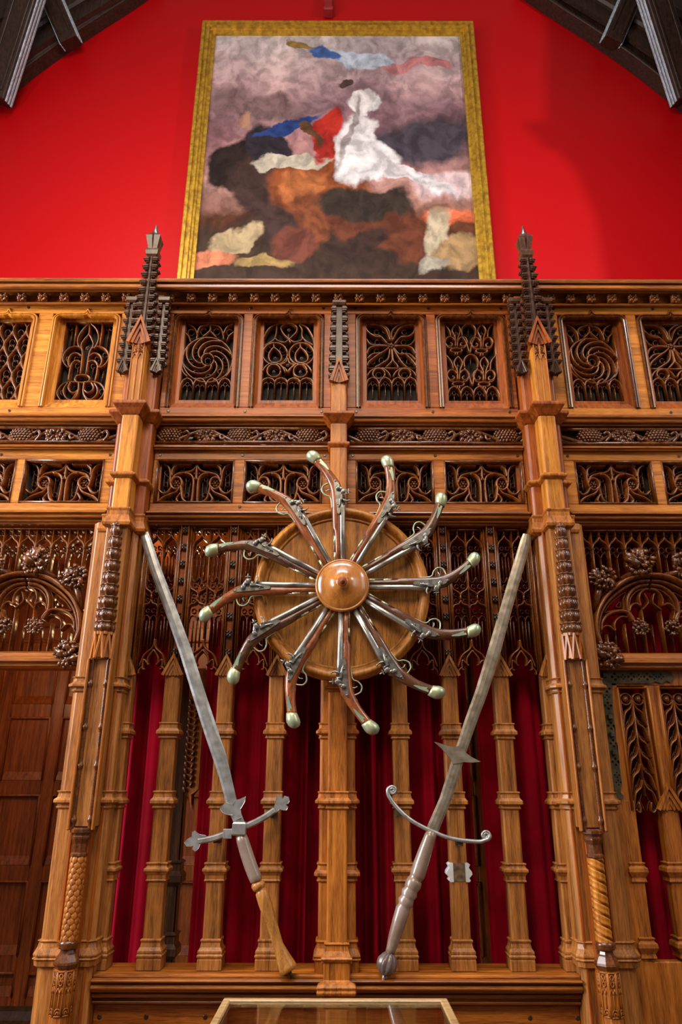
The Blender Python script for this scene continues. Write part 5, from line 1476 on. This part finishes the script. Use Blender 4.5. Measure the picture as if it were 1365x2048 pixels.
    m = MB(); m.tube([W(.09,.0285,-.003),W(.30,.033,-.003)], .0036, 8); obj('ramrod', m, STOCKD, t)
    for x in (.130, .215): obj('ramrod_pipe', MB().tube([W(x,.0285+.0045*x,-.003),W(x+.042,.0288+.0045*x,-.003)], .0050, 10), BRASS, t)
    return t
P0 = pistol()
clock = ['twelve','eleven','ten','nine','eight','seven','six','five','four','three','two','one']
pp = [(628,914),(508,972),(425,1100),(412,1228),(467,1352),(586,1440),(742,1455),(874,1385),(947,1262),(948,1120),(883,1000),(776,925)]
darkset = {2, 4, 8, 9, 10, 7}
for i, (x, y) in enumerate(pp):
    o = P0 if i == 0 else copy_tree(P0)
    X, Z = px(x, y, PYc); dx, dz = X-hubX, Z-hubZ
    ky = 1.16; bb = .119*S*ky; aa = .692*S; k = math.sqrt(dx*dx+dz*dz-bb*bb)/aa; a0 = math.atan2(bb, aa*k)
    o.rotation_euler = (0, -(math.atan2(dz, dx)-a0), 0)
    o.scale = (k, 1.08, ky)
    o['label'] = '%s flintlock pistol with brass butt at the %s o\'clock place of the wheel' % ('dark walnut' if i in darkset else 'reddish walnut', clock[i])
    if i in darkset:
        for ch in o.children:
            if ch.name.startswith('stock'):
                ch.data = ch.data.copy(); ch.data.materials[0] = STOCKD

# ================================================================== SWORDS
SY = -.075
def sw(x, y): X, Z = px(x, y, SY); return Vector((X, Z))
def sword_blade(m, st, yb=SY):
    """st: list of (left px, right px) edge pairs from the tip down; diamond section"""
    rs = []
    for (a, b, k) in st:
        L_, R_ = sw(*a), sw(*b); c = (L_+R_)/2
        d = .0075*k
        rs.append([(L_.x,yb,L_.y),((L_.x*.62+c.x*.38),yb-d*.7,(L_.y*.62+c.y*.38)),(c.x,yb-d,c.y),((R_.x*.62+c.x*.38),yb-d*.7,(R_.y*.62+c.y*.38)),(R_.x,yb,R_.y),(c.x,yb+d,c.y)])
    m.rings(rs)
def rod(m, pts, seg=18, yb=SY):
    """turned grip: (px x, px y, half width px)"""
    P = [sw(x, y) for x, y, _ in pts]; R_ = [w*.00235 for *_, w in pts]
    m.tube([(p.x, yb-.004, p.y) for p in P], R_, seg)
def mount(m, x, y):
    p = sw(x, y); m.box(p.x-.012, p.x+.012, SY-.002, -.002, p.y-.012, p.y+.012)
# left sword
t = thing('two_handed_sword', 'long two-handed steel sword with leaf-ended guard and wooden grip, leaning left', 'sword', (sw(585,1945).x, SY, sw(585,1945).y))
m = MB(); sword_blade(m, [((281,1068),(296,1063),.5),((284,1085),(303,1080),1),((300,1140),(321,1133),1.1),((330,1222),(352,1214),1.2),((361,1312),(385,1303),1.2),((388,1400),(413,1391),1.2),((410,1470),(436,1460),1.2),((427,1520),(453,1510),.9),((440,1560),(463,1552),.7),((452,1605),(473,1597),.7),((458,1622),(478,1614),.7),((470,1652),(490,1645),.7),((473,1662),(494,1655),.6)])
obj('blade', m, STEEL, t)
m = MB()
lug = [(466,1610),(452,1606),(443,1612),(441,1617),(446,1625),(456,1629),(466,1630),(470,1640),(484,1634),(482,1618),(486,1612),(491,1603),(491,1594),(480,1599),(474,1600)]
m.plate([tuple(sw(x,y)) for x, y in lug], SY-.009, SY+.004); obj('blade_lug', m, STEEL, t, bevel=.002)
m = MB()
m.rib([tuple(sw(x,y)) for x, y in spl([(398,1682),(425,1677),(452,1668),(478,1658),(505,1647),(530,1634),(550,1620)],5)], SY+.004, .0125, .024, prof=((-1,0),(-1,.7),(-.6,1),(.6,1),(1,.7),(1,0)), smooth=False)
for pts in ([(412,1671),(400,1669),(396,1666),(390,1662),(386,1664),(385,1672),(376,1678),(370,1684),(375,1692),(384,1692),(388,1690),(387,1698),(392,1702),(399,1696),(402,1688),(412,1684)],
            [(548,1616),(551,1606),(553,1598),(556,1590),(561,1591),(566,1597),(570,1592),(578,1594),(580,1602),(577,1607),(572,1609),(577,1614),(574,1620),(568,1620),(560,1618),(553,1625)]):
    m.plate([tuple(sw(x,y)) for x, y in pts], SY-.016, SY-.002)
p = sw(480,1657); m.sqlathe(p.x, SY-.008, .024, .022, [(0,p.y-.026),(.004,p.y-.02),(.004,p.y+.02),(0,p.y+.026)])
p = sw(457,1665); m.sqlathe(p.x, SY-.008, .018, .018, [(0,p.y-.022),(0,p.y+.014)])
obj('crossguard', m, STEEL, t, bevel=.002)
m = MB(); rod(m, [(481,1668,10),(486,1682,11),(494,1708,11.5),(502,1732,11.5),(510,1752,11.5),(513,1760,11),(514,1763,9)]); obj('leather_grip', m, GREYG, t, label='greyish upper grip')
m = MB(); rod(m, [(514,1764,9),(515,1768,11.5),(518,1772,12),(520,1776,11.5),(521,1778,8.5),(522,1780,9),(524,1784,11.5),(530,1805,11.5),(540,1835,10.5),(550,1866,9),(557,1890,9),(566,1912,12),(575,1932,15),(578,1940,16),(579,1942,13)]); obj('lower_grip', m, GRIPW, t, label='honey brown turned wooden lower grip')
m = MB(); a, b = sw(579,1941), sw(585,1955); m.tube([(a.x,SY-.004,a.y),(b.x,SY-.004,b.y)], .007, 6); obj('tang', m, IRON, t)
for q_ in ((433, 1680), (547, 1630), (316, 1180)): m = MB(); mount(m, *q_); obj('wall_mount', m, IRON, t)
# right sword
t = thing('two_handed_sword', 'long two-handed sword with scroll-ended guard, pointed lugs and fluted pommel, leaning right', 'sword', (sw(772,1955).x, SY, sw(772,1955).y))
m = MB(); sword_blade(m, [((1047,1067),(1062,1070),.5),((1041,1082),(1063,1086),1),((1024,1138),(1046,1144),1.2),((998,1226),(1021,1233),1.2),((975,1304),(1000,1312),1.2),((951,1382),(975,1390),1.1),((930,1440),(953,1448),.8),((914,1490),(936,1497),.7),((908,1508),(930,1515),.7),((899,1535),(922,1543),.7),((880,1595),(903,1602),.7),((856,1650),(879,1660),.7),((854,1656),(877,1665),.6)])
obj('blade', m, STEELB, t)
m = MB(); m.plate([tuple(sw(x,y)) for x, y in [(909,1494),(890,1490),(878,1486),(869,1484),(882,1496),(894,1509),(901,1518),(906,1528),(918,1526),(926,1524),(945,1525),(961,1523),(945,1515),(932,1506),(928,1498),(918,1492)]], SY-.009, SY+.004); obj('blade_lug', m, STEELB, t, bevel=.003)
m = MB()
def spiral(cx, cy, r0, a0, turns, sgn): return [(cx+r0*(1-.85*i/30)*math.cos(a0+sgn*turns*2*PI*i/30), cy+r0*(1-.85*i/30)*math.sin(a0+sgn*turns*2*PI*i/30)) for i in range(31)]
g = spl([(776,1586),(779,1594),(790,1610),(806,1627),(825,1642),(848,1655),(868,1664),(890,1673),(915,1679),(940,1682),(960,1683),(970,1680)],5)
full = list(reversed(spiral(785, 1581, 9.5, PI*.9, 2.0, 1))) + g + spiral(971, 1670, 9.5, PI*.45, 2.0, -1)
P = [sw(x,y) for x, y in full]
m.tube([(p.x, SY-.010, p.y) for p in P], [.006 if (i < 28 or i > len(P)-28) else .0085 for i in range(len(P))], 8)
obj('crossguard', m, STEEL, t)
m = MB(); rod(m, [(865,1662,9.5),(860,1674,10.5),(852,1698,12),(842,1728,13),(836,1748,13.5),(833,1754,12.5),(831,1757,11),(830,1760,13),(827,1768,14.5),(823,1777,12.5),(822,1780,12),(819,1786,14.5),(816,1794,12),(815,1797,12),(812,1803,14),(810,1810,11.5),(808,1814,11),(806,1818,12.5),(798,1845,12),(789,1875,10.5),(783,1897,8.5),(780,1906,8)]); obj('turned_grip', m, GREYG, t, label='grey-brown turned grip with three rings')
m = MB()
rs = []; seg = 32
prof = [(781,1905,7.5),(779,1912,12),(776,1920,15.5),(774,1928,16.5),(772,1936,15.5),(770,1944,11),(769,1949,6)]
P = [sw(x,y) for x, y, _ in prof]; ax = (P[-1]-P[0]).normalized(); nx = Vector((-ax.y, ax.x))
for p, (_, _, w) in zip(P, prof):
    rs.append([tuple(Vector((p.x, SY-.004, p.y)) + Vector((nx.x,0,nx.y))*w*.00235*(1+.09*math.cos(9*2*PI*k/seg+.6))*math.cos(2*PI*k/seg) + Vector((0,-1,0))*w*.00235*(1+.09*math.cos(9*2*PI*k/seg+.6))*math.sin(2*PI*k/seg)) for k in range(seg)])
m.rings(rs, smooth=True); obj('pommel', m, plain('pommel_dark', (.20,.15,.13), .3, .3, c2=(.08,.05,.04)), t, label='dark fluted bulb pommel')
m = MB(); a, b = sw(769,1948), sw(767,1962); m.tube([(a.x,SY-.004,a.y),(b.x,SY-.004,b.y)], .007, 6); obj('tang', m, STEEL, t)
for q_ in ((798, 1626), (921, 1686), (1000, 1240)): m = MB(); mount(m, *q_); obj('wall_mount', m, IRON, t)

# ================================================================== DISPLAY CASE
cyb = -.42; cz1 = .905
cx0, cx1 = px(447,2012,cyb)[0], px(896,2012,cyb)[0]
cyf = -1.05
t = thing('display_case', 'glass-topped wooden display case standing in front of the dado', 'display case', ((cx0+cx1)/2, (cyb+cyf)/2, 0))
zf = .885
m = MB()
w = .028
m.box(cx0, cx1, cyb-w, cyb, cz1-.03, cz1); m.box(cx0, cx1, cyf, cyf+w, cz1-.03, cz1)
m.box(cx0, cx0+w, cyf+w, cyb-w, cz1-.03, cz1); m.box(cx1-w, cx1, cyf+w, cyb-w, cz1-.03, cz1)
obj('top_frame', m, wood('case_oak', (.18,.09,.03), (.38,.22,.09), (.5,.31,.14), 'X', scale=3), t, bevel=.004)
obj('glass_top', MB().box(cx0+w, cx1-w, cyf+w, cyb-w, cz1-.012, cz1-.006), GLASS, t)
m = MB(); zi = .70
m.box(cx0, cx1, cyb-.018, cyb, zi, cz1-.03); m.box(cx0, cx1, cyf, cyf+.018, zi, cz1-.03); m.box(cx0, cx0+.018, cyf, cyb, zi, cz1-.03); m.box(cx1-.018, cx1, cyf, cyb, zi, cz1-.03)
obj('case_side', m, OAKH, t, bevel=.003)
obj('case_floor', MB().box(cx0+.01, cx1-.01, cyf+.01, cyb-.01, zi-.02, zi), LINEN, t)
for x in (cx0+.03, cx1-.03):
    for y in (cyf+.03, cyb-.03):
        m = MB().sqlathe(x, y, .024, .024, [(-.006,0),(0,.1),(0,zi-.02)], ch=.004); obj('leg', m, OAKV, t)

# ================================================================== LIGHT AND CAMERA
def area(name, loc, target, sx_, sy_, power, col, spread=PI):
    l = bpy.data.lights.new(name, 'AREA'); l.shape = 'RECTANGLE'; l.size = sx_; l.size_y = sy_; l.energy = power; l.color = col; l.spread = spread
    o = bpy.data.objects.new(name, l); C.objects.link(o); o.location = loc
    o.rotation_euler = (Vector(target)-Vector(loc)).to_track_quat('-Z', 'Y').to_euler()
    return o
area('window_light_left', (-5.0, -1.7, 3.7), (0, .0, 2.2), 1.4, 3.2, 560, (.88,.93,1))
area('window_light_right', (4.6, -3.0, 4.4), (0, .2, 3.0), 1.8, 3.0, 60, (.88,.94,1))
area('hall_light', (-1.0, -4.6, 6.2), (0, .3, 2.0), 3.0, 1.6, 225, (1,.84,.62))
area('roof_light', (0, -1.9, 7.4), (0, 0, 3.0), 3.0, .8, 230, (.78,.88,1))
area('gable_light', (-2.0, -1.5, 8.4), (.0, 2.6, 6.8), 2.0, 1.2, 72, (1,.90,.82))
area('gable_window', tuple(LAMP_R), (1.4, 2.6, 7.4), .25, .25, 190, (1,.90,.88))
def point(name, loc, power, col, r=.06):
    l = bpy.data.lights.new(name, 'POINT'); l.energy = power; l.color = col; l.shadow_soft_size = r
    o = bpy.data.objects.new(name, l); C.objects.link(o); o.location = loc
lx, lz = px(318, 1235, .7)
point('lobby_lamp', (lx, .8, lz+.2), 7, (1,.62,.28))
point('lobby_lamp_door', (-1.95, .8, 2.2), 7, (1,.66,.34), .1)
w = bpy.data.worlds.new('hall'); bpy.context.scene.world = w; w.use_nodes = True
bg = w.node_tree.nodes['Background']; bg.inputs[0].default_value = (1,.92,.84,1); bg.inputs[1].default_value = .17

cam = bpy.data.cameras.new('camera'); cam.sensor_fit = 'VERTICAL'; cam.sensor_height = 36; cam.lens = F/2048*36; cam.clip_start = .05
co = bpy.data.objects.new('camera', cam); C.objects.link(co)
co.matrix_world = Matrix.Translation((0,-DIST,CAMZ)) @ Matrix.Rotation(PI/2+PITCH, 4, 'X') @ Matrix.Rotation(ROLL, 4, 'Z')
bpy.context.scene.camera = co
vs = bpy.context.scene.view_settings
vs.view_transform = 'Standard'; vs.look = 'None'; vs.exposure = 0.12; vs.gamma = 1.0
